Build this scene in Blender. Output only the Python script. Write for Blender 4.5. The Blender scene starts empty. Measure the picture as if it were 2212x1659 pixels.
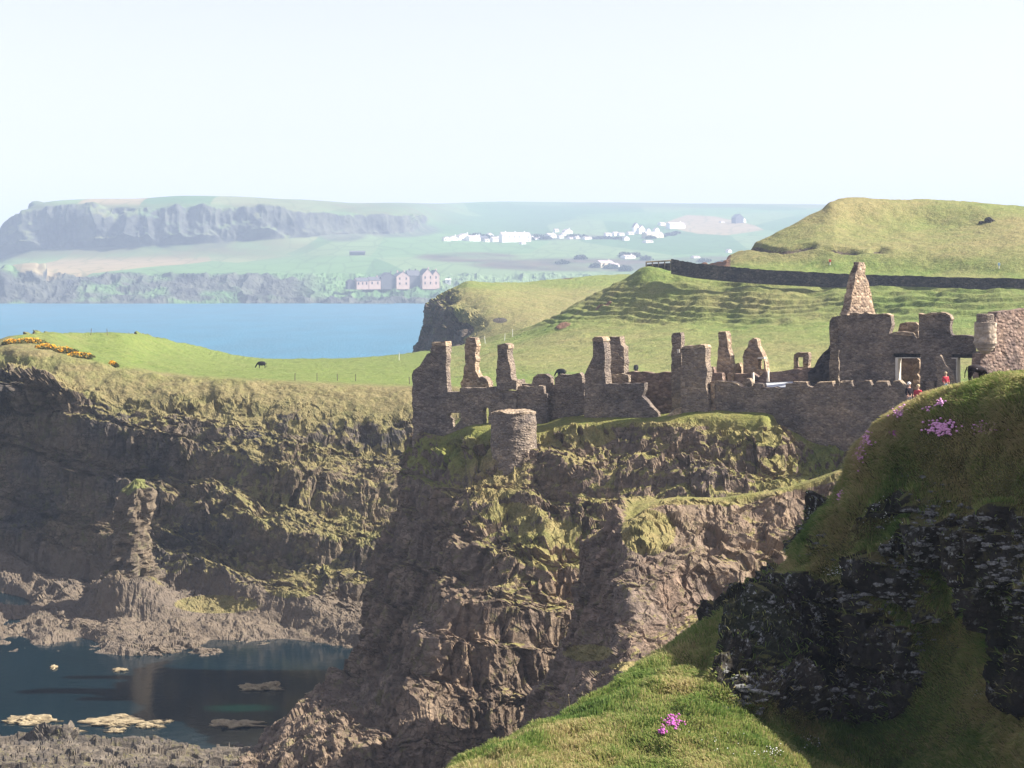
import bpy, math, random
import numpy as np
from mathutils import Vector
from mathutils.bvhtree import BVHTree
from mathutils.geometry import delaunay_2d_cdt

# ------------------------------------------------------------------ camera, sky, sun
scene = bpy.context.scene
FV = 3981.6            # focal length in pixels of a 2212 px wide picture
HZ = 592.8             # horizon row in that picture
CAMZ = 40.0
cam_d = bpy.data.cameras.new("camera")
cam = bpy.data.objects.new("camera", cam_d)
scene.collection.objects.link(cam)
cam.location = (0, 0, CAMZ)
cam.rotation_euler = (math.radians(90), 0, 0)
cam_d.sensor_width = 36.0
cam_d.lens = 36.0 * FV / 2212.0
cam_d.shift_y = -(829.5 - HZ) / 2212.0
cam_d.clip_start = 0.5
cam_d.clip_end = 40000
scene.camera = cam

SUN_AZ, SUN_EL = 91.0, 40.0           # azimuth clockwise from +Y
world = bpy.data.worlds.new("World"); scene.world = world
world.use_nodes = True
wn = world.node_tree; wn.nodes.clear()
sky = wn.nodes.new("ShaderNodeTexSky"); sky.sky_type = 'NISHITA'; sky.sun_disc = False
sky.sun_elevation = math.radians(SUN_EL); sky.sun_rotation = math.radians(SUN_AZ)
sky.altitude = 40; sky.air_density = 1.0; sky.dust_density = 1.0; sky.ozone_density = 1.3
bg = wn.nodes.new("ShaderNodeBackground"); bg.inputs[1].default_value = 0.082
wo = wn.nodes.new("ShaderNodeOutputWorld")
hsv = wn.nodes.new('ShaderNodeHueSaturation'); hsv.inputs['Saturation'].default_value = 0.5
wn.links.new(sky.outputs[0], hsv.inputs['Color']); tnt = wn.nodes.new('ShaderNodeMix'); tnt.data_type = 'RGBA'; tnt.blend_type = 'MULTIPLY'; tnt.inputs[0].default_value = 1.0; tnt.inputs[7].default_value = (1.0, 0.90, 0.94, 1)
wn.links.new(hsv.outputs[0], tnt.inputs[6]); wn.links.new(tnt.outputs[2], bg.inputs[0]); wn.links.new(bg.outputs[0], wo.inputs[0])
sd = bpy.data.lights.new("sun", 'SUN'); sd.energy = 5.0; sd.angle = math.radians(0.5); sd.color = (1.0, 0.93, 0.82)
sun = bpy.data.objects.new("sun", sd); scene.collection.objects.link(sun)
a, e = math.radians(SUN_AZ), math.radians(SUN_EL)
sv = Vector((math.sin(a) * math.cos(e), math.cos(a) * math.cos(e), math.sin(e)))
sun.rotation_euler = (-sv).to_track_quat('-Z', 'Y').to_euler()
sun.location = (80, 0, 120)
scene.view_settings.view_transform = 'Standard'
scene.view_settings.look = 'None'
scene.view_settings.exposure = 1.45
scene.view_settings.gamma = 1.0
scene.cycles.max_bounces = 6
scene.cycles.diffuse_bounces = 3
scene.cycles.glossy_bounces = 2
scene.cycles.volume_bounces = 0
scene.cycles.use_denoising = True

rng = np.random.default_rng(7)
random.seed(7)
C = scene.collection

# ------------------------------------------------------------------ noise
def _h(i, j, k, s=0):
    n = (i.astype(np.int64) * 73856093) ^ (j.astype(np.int64) * 19349663) ^ (k.astype(np.int64) * 83492791) ^ (s * 2654435761)
    n = (n ^ (n >> 13)) * 1274126177 & 0xffffffff
    n = (n ^ (n >> 16)) * 2246822519 & 0xffffffff
    return ((n ^ (n >> 15)) & 0xffffff) / float(0xffffff)

def vnoise(P, s=0):
    F = np.floor(P); f = P - F
    f = f * f * f * (f * (f * 6 - 15) + 10)
    i, j, k = F[..., 0], F[..., 1], F[..., 2]
    out = 0
    for a_ in (0, 1):
        for b_ in (0, 1):
            for c_ in (0, 1):
                w = (f[..., 0] if a_ else 1 - f[..., 0]) * (f[..., 1] if b_ else 1 - f[..., 1]) * (f[..., 2] if c_ else 1 - f[..., 2])
                out = out + w * _h(i + a_, j + b_, k + c_, s)
    return out * 2 - 1

def fbm(P, o=4, s=0, gain=0.5):
    r, amp, t = 0, 1.0, 0
    for q in range(o):
        r = r + amp * vnoise(P * (2.03 ** q) + q * 17.3, s + q); t += amp; amp *= gain
    return r / t

def ridge(P, o=4, s=0):
    r, amp, t = 0, 1.0, 0
    for q in range(o):
        r = r + amp * (1 - 2 * np.abs(vnoise(P * (2.1 ** q) + q * 9.1, s + q))); t += amp; amp *= 0.5
    return r / t

def cell(P, s=0, jit=0.9):
    F = np.floor(P); best = np.full(P.shape[:-1], 9e9); val = np.zeros(P.shape[:-1]); second = best.copy()
    for a_ in (-1, 0, 1):
        for b_ in (-1, 0, 1):
            for c_ in (-1, 0, 1):
                i, j, k = F[..., 0] + a_, F[..., 1] + b_, F[..., 2] + c_
                dx = i + 0.5 + jit * (_h(i, j, k, s + 1) - .5) - P[..., 0]
                dy = j + 0.5 + jit * (_h(i, j, k, s + 2) - .5) - P[..., 1]
                dz = k + 0.5 + jit * (_h(i, j, k, s + 3) - .5) - P[..., 2]
                d = dx * dx + dy * dy + dz * dz
                m = d < best
                second = np.where(m, best, np.minimum(second, d))
                val = np.where(m, _h(i, j, k, s + 4), val); best = np.where(m, d, best)
    return val * 2 - 1, np.sqrt(second) - np.sqrt(best)

def sstep(a_, b_, x):
    t = np.clip((x - a_) / (b_ - a_), 0, 1); return t * t * (3 - 2 * t)

# ------------------------------------------------------------------ picture row/column + distance -> world point
def W(vx, vy, D):
    return np.array([(vx - 1106.0) / FV * D, D, CAMZ - (vy - HZ) / FV * D])
def Wz(vx, z, D):
    return np.array([(vx - 1106.0) / FV * D, D, z])
def proj(P):
    return 1106 + P[..., 0] / P[..., 1] * FV, HZ + (CAMZ - P[..., 2]) / P[..., 1] * FV

# ------------------------------------------------------------------ materials
def newmat(name):
    m = bpy.data.materials.new(name); m.use_nodes = True
    nt = m.node_tree; nt.nodes.clear()
    out = nt.nodes.new("ShaderNodeOutputMaterial"); p = nt.nodes.new("ShaderNodeBsdfPrincipled")
    nt.links.new(p.outputs[0], out.inputs[0])
    p.inputs["Roughness"].default_value = 0.9
    p.inputs["Specular IOR Level"].default_value = 0.15
    return m, nt, p
def N(nt, t, **k):
    n = nt.nodes.new(t)
    for a_, b_ in k.items(): setattr(n, a_, b_)
    return n
def noise_n(nt, vec, scale, detail=4, rough=0.6):
    n = N(nt, "ShaderNodeTexNoise"); n.inputs["Scale"].default_value = scale
    n.inputs["Detail"].default_value = detail; n.inputs["Roughness"].default_value = rough
    nt.links.new(vec, n.inputs["Vector"]); return n.outputs["Fac"]
def ramp(nt, fac, stops, interp='LINEAR'):
    r = N(nt, "ShaderNodeValToRGB"); cr = r.color_ramp; cr.interpolation = interp
    while len(cr.elements) > 1: cr.elements.remove(cr.elements[-1])
    cr.elements[0].position = stops[0][0]; cr.elements[0].color = (*stops[0][1], 1)
    for p_, c_ in stops[1:]:
        q = cr.elements.new(p_); q.color = (*c_, 1)
    nt.links.new(fac, r.inputs[0]); return r.outputs[0]
def mix(nt, fac, c1, c2, bt='MIX'):
    m = N(nt, "ShaderNodeMix", data_type='RGBA', blend_type=bt)
    for inp, v in ((m.inputs[0], fac), (m.inputs[6], c1), (m.inputs[7], c2)):
        if isinstance(v, (tuple, list)): inp.default_value = (*v, 1)
        elif isinstance(v, (int, float)): inp.default_value = v
        else: nt.links.new(v, inp)
    return m.outputs[2]
def math_n(nt, op, a_, b_=None, clamp=False):
    m = N(nt, "ShaderNodeMath", operation=op, use_clamp=clamp)
    for q, v in enumerate((a_, b_)):
        if v is None: continue
        if isinstance(v, (int, float)): m.inputs[q].default_value = v
        else: nt.links.new(v, m.inputs[q])
    return m.outputs[0]
def attr(nt, name):
    n = N(nt, "ShaderNodeAttribute", attribute_name=name); return n
def bump(nt, p, h, strength=0.5, dist=0.1):
    b = N(nt, "ShaderNodeBump"); b.inputs["Strength"].default_value = strength; b.inputs["Distance"].default_value = dist
    nt.links.new(h, b.inputs["Height"]); nt.links.new(b.outputs[0], p.inputs["Normal"])
def pos(nt, sc=(1, 1, 1)):
    g = N(nt, "ShaderNodeNewGeometry"); mp = N(nt, "ShaderNodeMapping"); mp.inputs["Scale"].default_value = sc
    nt.links.new(g.outputs["Position"], mp.inputs[0]); return mp.outputs[0]

def terrain_mat(name, rockA, rockB, rockC, grassA, grassB, dry, fine=1.0, lichen=0.0, speck=0.0, dirt=None):
    """attributes: gm = grass cover 0..1, dm = dryness 0..1, sm = bare soil 0..1"""
    m, nt, p = newmat(name)
    v = pos(nt)
    n1 = noise_n(nt, v, 0.35 * fine, 5, .65); n2 = noise_n(nt, v, 2.2 * fine, 4, .7); n3 = noise_n(nt, v, 0.09 * fine, 3)
    vs = pos(nt, (1, 1, 2.2))
    vo = N(nt, "ShaderNodeTexVoronoi"); vo.inputs["Scale"].default_value = 0.9 * fine; nt.links.new(vs, vo.inputs["Vector"])
    rk = mix(nt, ramp(nt, n1, [(0.35, (0, 0, 0)), (0.65, (1, 1, 1))]), rockA, rockB)
    rk = mix(nt, ramp(nt, n3, [(0.48, (0, 0, 0)), (0.66, (1, 1, 1))]), rk, rockC)
    sepc = N(nt, "ShaderNodeSeparateColor"); nt.links.new(vo.outputs["Color"], sepc.inputs[0])
    var = math_n(nt, 'MULTIPLY_ADD', sepc.outputs[0], 0.55); 
    var.node.inputs[2].default_value = 0.85
    rk = mix(nt, 1.0, rk, var, 'MULTIPLY')
    rk = mix(nt, 0.55, rk, ramp(nt, n2, [(0.3, (0.45, 0.45, 0.47)), (0.7, (1.35, 1.3, 1.25))]), 'MULTIPLY')
    ck = N(nt, "ShaderNodeTexVoronoi", feature='DISTANCE_TO_EDGE'); ck.inputs["Scale"].default_value = 0.75 * fine
    wv = N(nt, "ShaderNodeVectorMath", operation='MULTIPLY_ADD'); nw = N(nt, "ShaderNodeTexNoise"); nw.inputs["Scale"].default_value = 1.6 * fine; nt.links.new(v, nw.inputs["Vector"])
    nt.links.new(nw.outputs["Color"], wv.inputs[0]); wv.inputs[1].default_value = (0.9 / fine,) * 3; nt.links.new(vs, wv.inputs[2]); nt.links.new(wv.outputs[0], ck.inputs["Vector"])
    cf = math_n(nt, 'MULTIPLY', ramp(nt, ck.outputs["Distance"], [(0.0, (1, 1, 1)), (0.07, (0, 0, 0))]), ramp(nt, n1, [(0.42, (0, 0, 0)), (0.58, (1, 1, 1))]))
    rk = mix(nt, math_n(nt, 'MULTIPLY', cf, 0.75), rk, tuple(c * .25 for c in rockA))
    ms = noise_n(nt, v, 0.8 * fine, 5, .75)
    rk = mix(nt, math_n(nt, 'MULTIPLY', ramp(nt, ms, [(0.55, (0, 0, 0)), (0.63, (1, 1, 1))]), 0.6), rk, tuple(.35 * c1_ + .42 * c2_ for c1_, c2_ in zip(grassA, dry)))
    if lichen > 0:
        ln = noise_n(nt, v, 1.7 * fine, 6, .75); l2 = noise_n(nt, v, 0.35 * fine, 3)
        lf = math_n(nt, 'MULTIPLY', ramp(nt, ln, [(0.55, (0, 0, 0)), (0.60, (1, 1, 1))]), ramp(nt, l2, [(0.47, (0, 0, 0)), (0.6, (1, 1, 1))]))
        lf = math_n(nt, 'MULTIPLY', lf, lichen)
        rk = mix(nt, lf, rk, (0.55, 0.56, 0.55))
    gn = noise_n(nt, v, 0.5 * fine, 5, .7); gd = noise_n(nt, v, 6.0 * fine, 3, .7)
    gr = mix(nt, ramp(nt, gn, [(0.35, (0, 0, 0)), (0.65, (1, 1, 1))]), grassA, grassB)
    dm = attr(nt, "dm").outputs["Fac"]
    dsum = math_n(nt, 'ADD', dm, math_n(nt, 'MULTIPLY', math_n(nt, 'SUBTRACT', n1, 0.5), 1.3))
    gr = mix(nt, math_n(nt, 'MAXIMUM', math_n(nt, 'MINIMUM', dsum, 1.0), 0.0), gr, dry)
    gr = mix(nt, 0.75, gr, ramp(nt, gd, [(0.3, (0.55, 0.58, 0.5)), (0.7, (1.4, 1.38, 1.3))]), 'MULTIPLY')
    gr = mix(nt, 0.6, gr, ramp(nt, noise_n(nt, v, 1.3 * fine, 4, .7), [(0.35, (0.62, 0.70, 0.6)), (0.6, (1.2, 1.16, 1.1))]), 'MULTIPLY')
    gm = attr(nt, "gm").outputs["Fac"]
    gs = math_n(nt, 'ADD', gm, math_n(nt, 'MULTIPLY', math_n(nt, 'SUBTRACT', n2, 0.5), 0.9))
    gf = ramp(nt, gs, [(0.42, (0, 0, 0)), (0.58, (1, 1, 1))])
    if dirt:
        rk = mix(nt, math_n(nt, 'MULTIPLY', attr(nt, "sm").outputs["Fac"], ramp(nt, n2, [(0.3, (0.35,) * 3), (0.6, (0.95,) * 3)])), rk, dirt)
    col = mix(nt, gf, rk, gr)
    nt.links.new(col, p.inputs["Base Color"])
    bh = math_n(nt, 'ADD', math_n(nt, 'MULTIPLY', n2, 0.7), math_n(nt, 'MULTIPLY', gd, 0.3))
    bump(nt, p, bh, 0.8, 0.45 / fine)
    return m

def flat_mat(name, col, var=0.15, scale=3, rough=0.9, bumpd=0.02):
    m, nt, p = newmat(name); v = pos(nt); n = noise_n(nt, v, scale, 4)
    lo = tuple(c * (1 - var) for c in col); hi = tuple(min(1, c * (1 + var)) for c in col)
    nt.links.new(ramp(nt, n, [(0.3, lo), (0.7, hi)]), p.inputs["Base Color"])
    p.inputs["Roughness"].default_value = rough
    if bumpd: bump(nt, p, n, 0.5, bumpd)
    return m

def stone_mat(name, A, B, Cc, size=0.42, lich=0.25):
    m, nt, p = newmat(name)
    v = pos(nt, (1, 1, 1.5))
    wn_ = N(nt, "ShaderNodeTexNoise"); wn_.inputs["Scale"].default_value = 2.0; nt.links.new(v, wn_.inputs["Vector"])
    vv = N(nt, "ShaderNodeVectorMath", operation='MULTIPLY_ADD'); nt.links.new(wn_.outputs["Color"], vv.inputs[0])
    vv.inputs[1].default_value = (0.25, 0.25, 0.25); nt.links.new(v, vv.inputs[2])
    vo = N(nt, "ShaderNodeTexVoronoi"); vo.inputs["Scale"].default_value = 1 / size; nt.links.new(vv.outputs[0], vo.inputs["Vector"])
    sp = N(nt, "ShaderNodeSeparateColor"); nt.links.new(vo.outputs["Color"], sp.inputs[0])
    c = ramp(nt, sp.outputs[0], [(0.0, A), (0.45, B), (0.85, Cc), (1.0, tuple(x * 1.25 for x in Cc))])
    n1 = noise_n(nt, v, 0.5, 4, .6)
    c = mix(nt, 0.9, c, ramp(nt, n1, [(0.3, (0.6, 0.6, 0.64)), (0.5, (1.0, .95, .9)), (0.7, (1.4, 1.3, 1.15))]), 'MULTIPLY')
    c = mix(nt, 0.8, c, ramp(nt, noise_n(nt, pos(nt, (1, 1, .35)), 0.22, 4, .6), [(0.35, (0.68, 0.66, 0.68)), (0.6, (1.2, 1.12, 1.0))]), 'MULTIPLY')
    n2 = noise_n(nt, v, 9, 3, .7)
    c = mix(nt, 0.5, c, ramp(nt, n2, [(0.3, (0.6, 0.6, 0.6)), (0.7, (1.3, 1.3, 1.3))]), 'MULTIPLY')
    c = mix(nt, math_n(nt, 'MULTIPLY', ramp(nt, noise_n(nt, v, 1.7, 4, .7), [(0.56, (0, 0, 0)), (0.66, (1, 1, 1))]), lich), c, (0.42, 0.38, 0.30))
    d = ramp(nt, vo.outputs["Distance"], [(0.25, (1, 1, 1)), (0.6, (0, 0, 0))])
    c = mix(nt, 0.55, c, ramp(nt, vo.outputs["Distance"], [(0.3, (1, 1, 1)), (0.8, (0.72, 0.70, 0.68))]), 'MULTIPLY')
    nt.links.new(c, p.inputs["Base Color"])
    bump(nt, p, math_n(nt, 'ADD', d, math_n(nt, 'MULTIPLY', n2, 0.5)), 0.9, 0.09)
    return m

M = {}
M['land'] = terrain_mat('meadow_cliff', (0.085, 0.067, 0.05), (0.165, 0.13, 0.085), (0.07, 0.064, 0.062), (0.115, 0.16, 0.04), (0.16, 0.19, 0.06), (0.185, 0.155, 0.08), 1.0, dirt=(0.15, 0.12, 0.092))
M['castle_rock'] = terrain_mat('castle_rock', (0.085, 0.063, 0.05), (0.215, 0.163, 0.116), (0.145, 0.115, 0.093), (0.14, 0.165, 0.045), (0.20, 0.19, 0.06), (0.24, 0.19, 0.10), 1.15, dirt=(0.30, 0.21, 0.14))
M['promontory'] = terrain_mat('promontory', (0.095, 0.072, 0.057), (0.23, 0.165, 0.12), (0.155, 0.122, 0.098), (0.14, 0.155, 0.045), (0.19, 0.17, 0.065), (0.24, 0.19, 0.10), 1.35, dirt=(0.26, 0.195, 0.13))
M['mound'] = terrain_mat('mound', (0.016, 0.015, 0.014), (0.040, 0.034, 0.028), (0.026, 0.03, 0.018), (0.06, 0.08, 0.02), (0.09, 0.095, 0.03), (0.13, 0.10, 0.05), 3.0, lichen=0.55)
M['hill'] = terrain_mat('hill', (0.07, 0.06, 0.05), (0.12, 0.09, 0.07), (0.09, 0.08, 0.07), (0.115, 0.165, 0.045), (0.17, 0.20, 0.065), (0.215, 0.19, 0.09), 0.7, dirt=(0.24, 0.13, 0.08))
M['shore'] = terrain_mat('shore_rock', (0.085, 0.072, 0.058), (0.165, 0.14, 0.11), (0.07, 0.062, 0.055), (0.15, 0.15, 0.06), (0.16, 0.15, 0.07), (0.19, 0.16, 0.09), 1.6)

# ------------------------------------------------------------------ object helpers
def tag(o, label=None, cat=None, group=None, kind=None):
    if label: o['label'] = label
    if cat: o['category'] = cat
    if group: o['group'] = group
    if kind: o['kind'] = kind
    return o
def empty(name, loc=(0, 0, 0), rz=0):
    o = bpy.data.objects.new(name, None); o.location = loc; o.rotation_euler = (0, 0, rz); C.objects.link(o); return o
def mesh_np(name, verts, faces, mat, parent=None, smooth=False, attrs=None):
    """verts (n,3); faces (m,k) int array, or list of such arrays"""
    me = bpy.data.meshes.new(name)
    if not isinstance(faces, list): faces = [faces]
    faces = [np.asarray(f, dtype=np.int64) for f in faces if len(f)]
    verts = np.asarray(verts, dtype=np.float64)
    me.vertices.add(len(verts)); me.vertices.foreach_set("co", verts.ravel())
    nl = sum(f.size for f in faces); npoly = sum(len(f) for f in faces)
    me.loops.add(nl); me.polygons.add(npoly)
    me.loops.foreach_set("vertex_index", np.concatenate([f.ravel() for f in faces]))
    tot = np.concatenate([np.full(len(f), f.shape[1]) for f in faces])
    st = np.concatenate([[0], np.cumsum(tot)[:-1]])
    me.polygons.foreach_set("loop_start", st); me.polygons.foreach_set("loop_total", tot)
    me.polygons.foreach_set("use_smooth", np.full(npoly, smooth))
    me.update(calc_edges=True)
    if attrs:
        for k, v in attrs.items():
            at = me.attributes.new(k, 'FLOAT', 'POINT'); at.data.foreach_set("value", np.asarray(v, dtype=np.float32).ravel())
    me.materials.append(mat)
    o = bpy.data.objects.new(name, me); C.objects.link(o)
    if parent: o.parent = parent
    return o

class MB:
    """collects shapes, builds ONE mesh"""
    def __init__(s): s.v = []; s.f3 = []; s.f4 = []; s.n = 0
    def add(s, v, f3=None, f4=None):
        v = np.asarray(v, float); 
        if f3 is not None and len(f3): s.f3.append(np.asarray(f3) + s.n)
        if f4 is not None and len(f4): s.f4.append(np.asarray(f4) + s.n)
        s.v.append(v); s.n += len(v); return s
    def hexa(s, p):   # 8 points: bottom 4 (ccw), top 4
        return s.add(p, None, [(3, 2, 1, 0), (4, 5, 6, 7), (0, 1, 5, 4), (1, 2, 6, 5), (2, 3, 7, 6), (3, 0, 4, 7)])
    def box(s, c, sz, rz=0, taper=1.0):
        x, y, z = np.array(sz) / 2.0; q = []
        for dz, t in ((-z, 1), (z, taper)):
            for dx, dy in ((-x, -y), (x, -y), (x, y), (-x, y)):
                X, Y = dx * t, dy * t
                q.append((c[0] + X * math.cos(rz) - Y * math.sin(rz), c[1] + X * math.sin(rz) + Y * math.cos(rz), c[2] + dz))
        return s.hexa(q)
    def tube(s, p0, p1, r0, r1, n=8):
        p0, p1 = Vector(p0), Vector(p1); d = (p1 - p0).normalized(); u = d.orthogonal().normalized(); w = d.cross(u)
        v = []
        for p, r in ((p0, r0), (p1, r1)):
            for i in range(n):
                t = 2 * math.pi * i / n; q = p + u * math.cos(t) * r + w * math.sin(t) * r; v.append(tuple(q))
        v += [tuple(p0), tuple(p1)]
        f4 = [(i, (i + 1) % n, n + (i + 1) % n, n + i) for i in range(n)]
        f3 = [(2 * n, (i + 1) % n, i) for i in range(n)] + [(2 * n + 1, n + i, n + (i + 1) % n) for i in range(n)]
        return s.add(v, f3, f4)
    def ball(s, c, r, seg=10, rin=7, sq=(1, 1, 1), nz=0.0, seed=0):
        th = np.linspace(0, math.pi, rin + 1); ph = np.linspace(0, 2 * math.pi, seg, endpoint=False)
        T, P_ = np.meshgrid(th, ph, indexing='ij')
        v = np.stack([np.sin(T) * np.cos(P_), np.sin(T) * np.sin(P_), np.cos(T)], -1).reshape(-1, 3)
        if nz: v = v * (1 + nz * fbm(v * 2.1 + seed * 7.7, 3, seed))[:, None]
        v = v * r * np.array(sq) + np.array(c)
        f = [(i * seg + j, (i + 1) * seg + j, (i + 1) * seg + (j + 1) % seg, i * seg + (j + 1) % seg) for i in range(rin) for j in range(seg)]
        return s.add(v, None, f)
    def build(s, name, mat, parent=None, smooth=False):
        v = np.concatenate(s.v)
        fs = []
        if s.f3: fs.append(np.concatenate(s.f3))
        if s.f4: fs.append(np.concatenate(s.f4))
        return mesh_np(name, v, fs, mat, parent, smooth)

# ------------------------------------------------------------------ terrain sheets
def pchip(Y, counts):
    """Y (n, ...) control values at integer knots; counts[i] samples in interval i. returns resampled along axis 0"""
    n = len(Y); d = np.diff(Y, axis=0)
    m = np.zeros_like(Y)
    a_, b_ = d[:-1], d[1:]
    ok = (a_ * b_) > 0
    m[1:-1] = np.where(ok, 2 * a_ * b_ / np.where(ok, a_ + b_, 1), 0)
    m[0] = d[0]; m[-1] = d[-1]
    out = []
    for i in range(n - 1):
        c = counts[i]
        for q in range(c):
            t = q / c
            h00 = 2 * t ** 3 - 3 * t * t + 1; h10 = t ** 3 - 2 * t * t + t; h01 = -2 * t ** 3 + 3 * t * t; h11 = t ** 3 - t * t
            out.append(h00 * Y[i] + h10 * m[i] + h01 * Y[i + 1] + h11 * m[i + 1])
    out.append(Y[-1]); return np.array(out)

def grid_normals(P):
    du = np.zeros_like(P); dv = np.zeros_like(P)
    du[:, 1:-1] = P[:, 2:] - P[:, :-2]; du[:, 0] = P[:, 1] - P[:, 0]; du[:, -1] = P[:, -1] - P[:, -2]
    dv[1:-1] = P[2:] - P[:-2]; dv[0] = P[1] - P[0]; dv[-1] = P[-1] - P[-2]
    n = np.cross(dv, du); n /= np.linalg.norm(n, axis=-1, keepdims=True) + 1e-9
    return n

def sheet_points(rows, step=2.0, maxc=90, ext=0):
    """rows: list (top/back to bottom/front) of lists of world points; step = spacing in 2212-picture px"""
    G = np.array([[np.array(p, float) for p in r] for r in rows])
    if ext: G = np.concatenate([G, G[:, -1:] + np.array([ext, 0, 0.0])], axis=1)
    vx, vy = proj(G)
    def cnt(ax):
        d = np.sqrt(np.diff(vx, axis=ax) ** 2 + np.diff(vy, axis=ax) ** 2)
        d = np.percentile(d, 75, axis=1 - ax)
        return [int(np.clip(math.ceil(q / step), 3, maxc)) for q in d]
    P = pchip(G, cnt(0))
    P = pchip(P.transpose(1, 0, 2), cnt(1)).transpose(1, 0, 2)
    return P

def grid_mesh(name, P, mat, attrs, smooth=False):
    nr, nc = P.shape[:2]
    idx = np.arange(nr * nc).reshape(nr, nc)
    f = np.stack([idx[:-1, :-1], idx[1:, :-1], idx[1:, 1:], idx[:-1, 1:]], -1).reshape(-1, 4)
    return mesh_np(name, P.reshape(-1, 3), f, mat, None, smooth, attrs)

def terrace(P, h, amt, dipx=0.0, dipy=0.0, s=0, wob=1.5):
    """turn a slope into steps: treads nearly flat, risers nearly upright"""
    zz = P[..., 2] + dipx * P[..., 0] + dipy * P[..., 1] + wob * fbm(P / 14.0, 3, s + 50)
    q = zz / h; fl = np.floor(q); t = q - fl
    st = fl + sstep(0.35, 0.95, t)
    P = P.copy(); P[..., 2] += amt * (st - q) * h
    return P

def rows_from(vxs, table):
    """table rows: (list vy, list D) with shared columns; vy entry may be ('z', value)"""
    out = []
    for vys, Ds in table:
        r = []
        for i, vx in enumerate(vxs):
            y = vys[i] if isinstance(vys, (list, tuple)) and not (isinstance(vys, tuple) and vys[0] == 'z') else vys
            D = Ds[i] if isinstance(Ds, (list, tuple)) else Ds
            r.append(Wz(vx, y[1], D) if isinstance(y, tuple) else W(vx, y, D))
        out.append(r)
    return out
def pts(s):
    """'vx,vy,D vx,vy,D ...' ; vy as z<number> gives a height instead"""
    out = []
    for t in s.split():
        a_, b_, c_ = t.split(',')
        out.append(Wz(float(a_), float(b_[1:]), float(c_)) if b_[0] == 'z' else W(float(a_), float(b_), float(c_)))
    return out

KS = 0.92      # the castle rock stands this much nearer than first estimated
def ptsK(s):
    out = []
    for t in s.split():
        a_, b_, c_ = t.split(','); D = float(c_) * KS
        out.append(Wz(float(a_), float(b_[1:]), D) if b_[0] == 'z' else W(float(a_), float(b_), D))
    return out
BV = {}
def bvh_of(P):
    nr, nc = P.shape[:2]
    Q = P[::2, ::2]; nr, nc = Q.shape[:2]
    idx = np.arange(nr * nc).reshape(nr, nc)
    f = np.stack([idx[:-1, :-1], idx[1:, :-1], idx[1:, 1:], idx[:-1, 1:]], -1).reshape(-1, 4)
    return BVHTree.FromPolygons([tuple(v) for v in Q.reshape(-1, 3)], [tuple(q) for q in f.tolist()])
def hit(key, vx, vy):
    d = Vector(((vx - 1106) / FV, 1, -(vy - HZ) / FV)).normalized()
    h = BV[key].ray_cast(Vector((0, 0, CAMZ)), d)
    return h[0]
def drop(key, x, y):
    h = BV[key].ray_cast(Vector((x, y, 400)), Vector((0, 0, -1)))
    return h[0]

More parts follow.
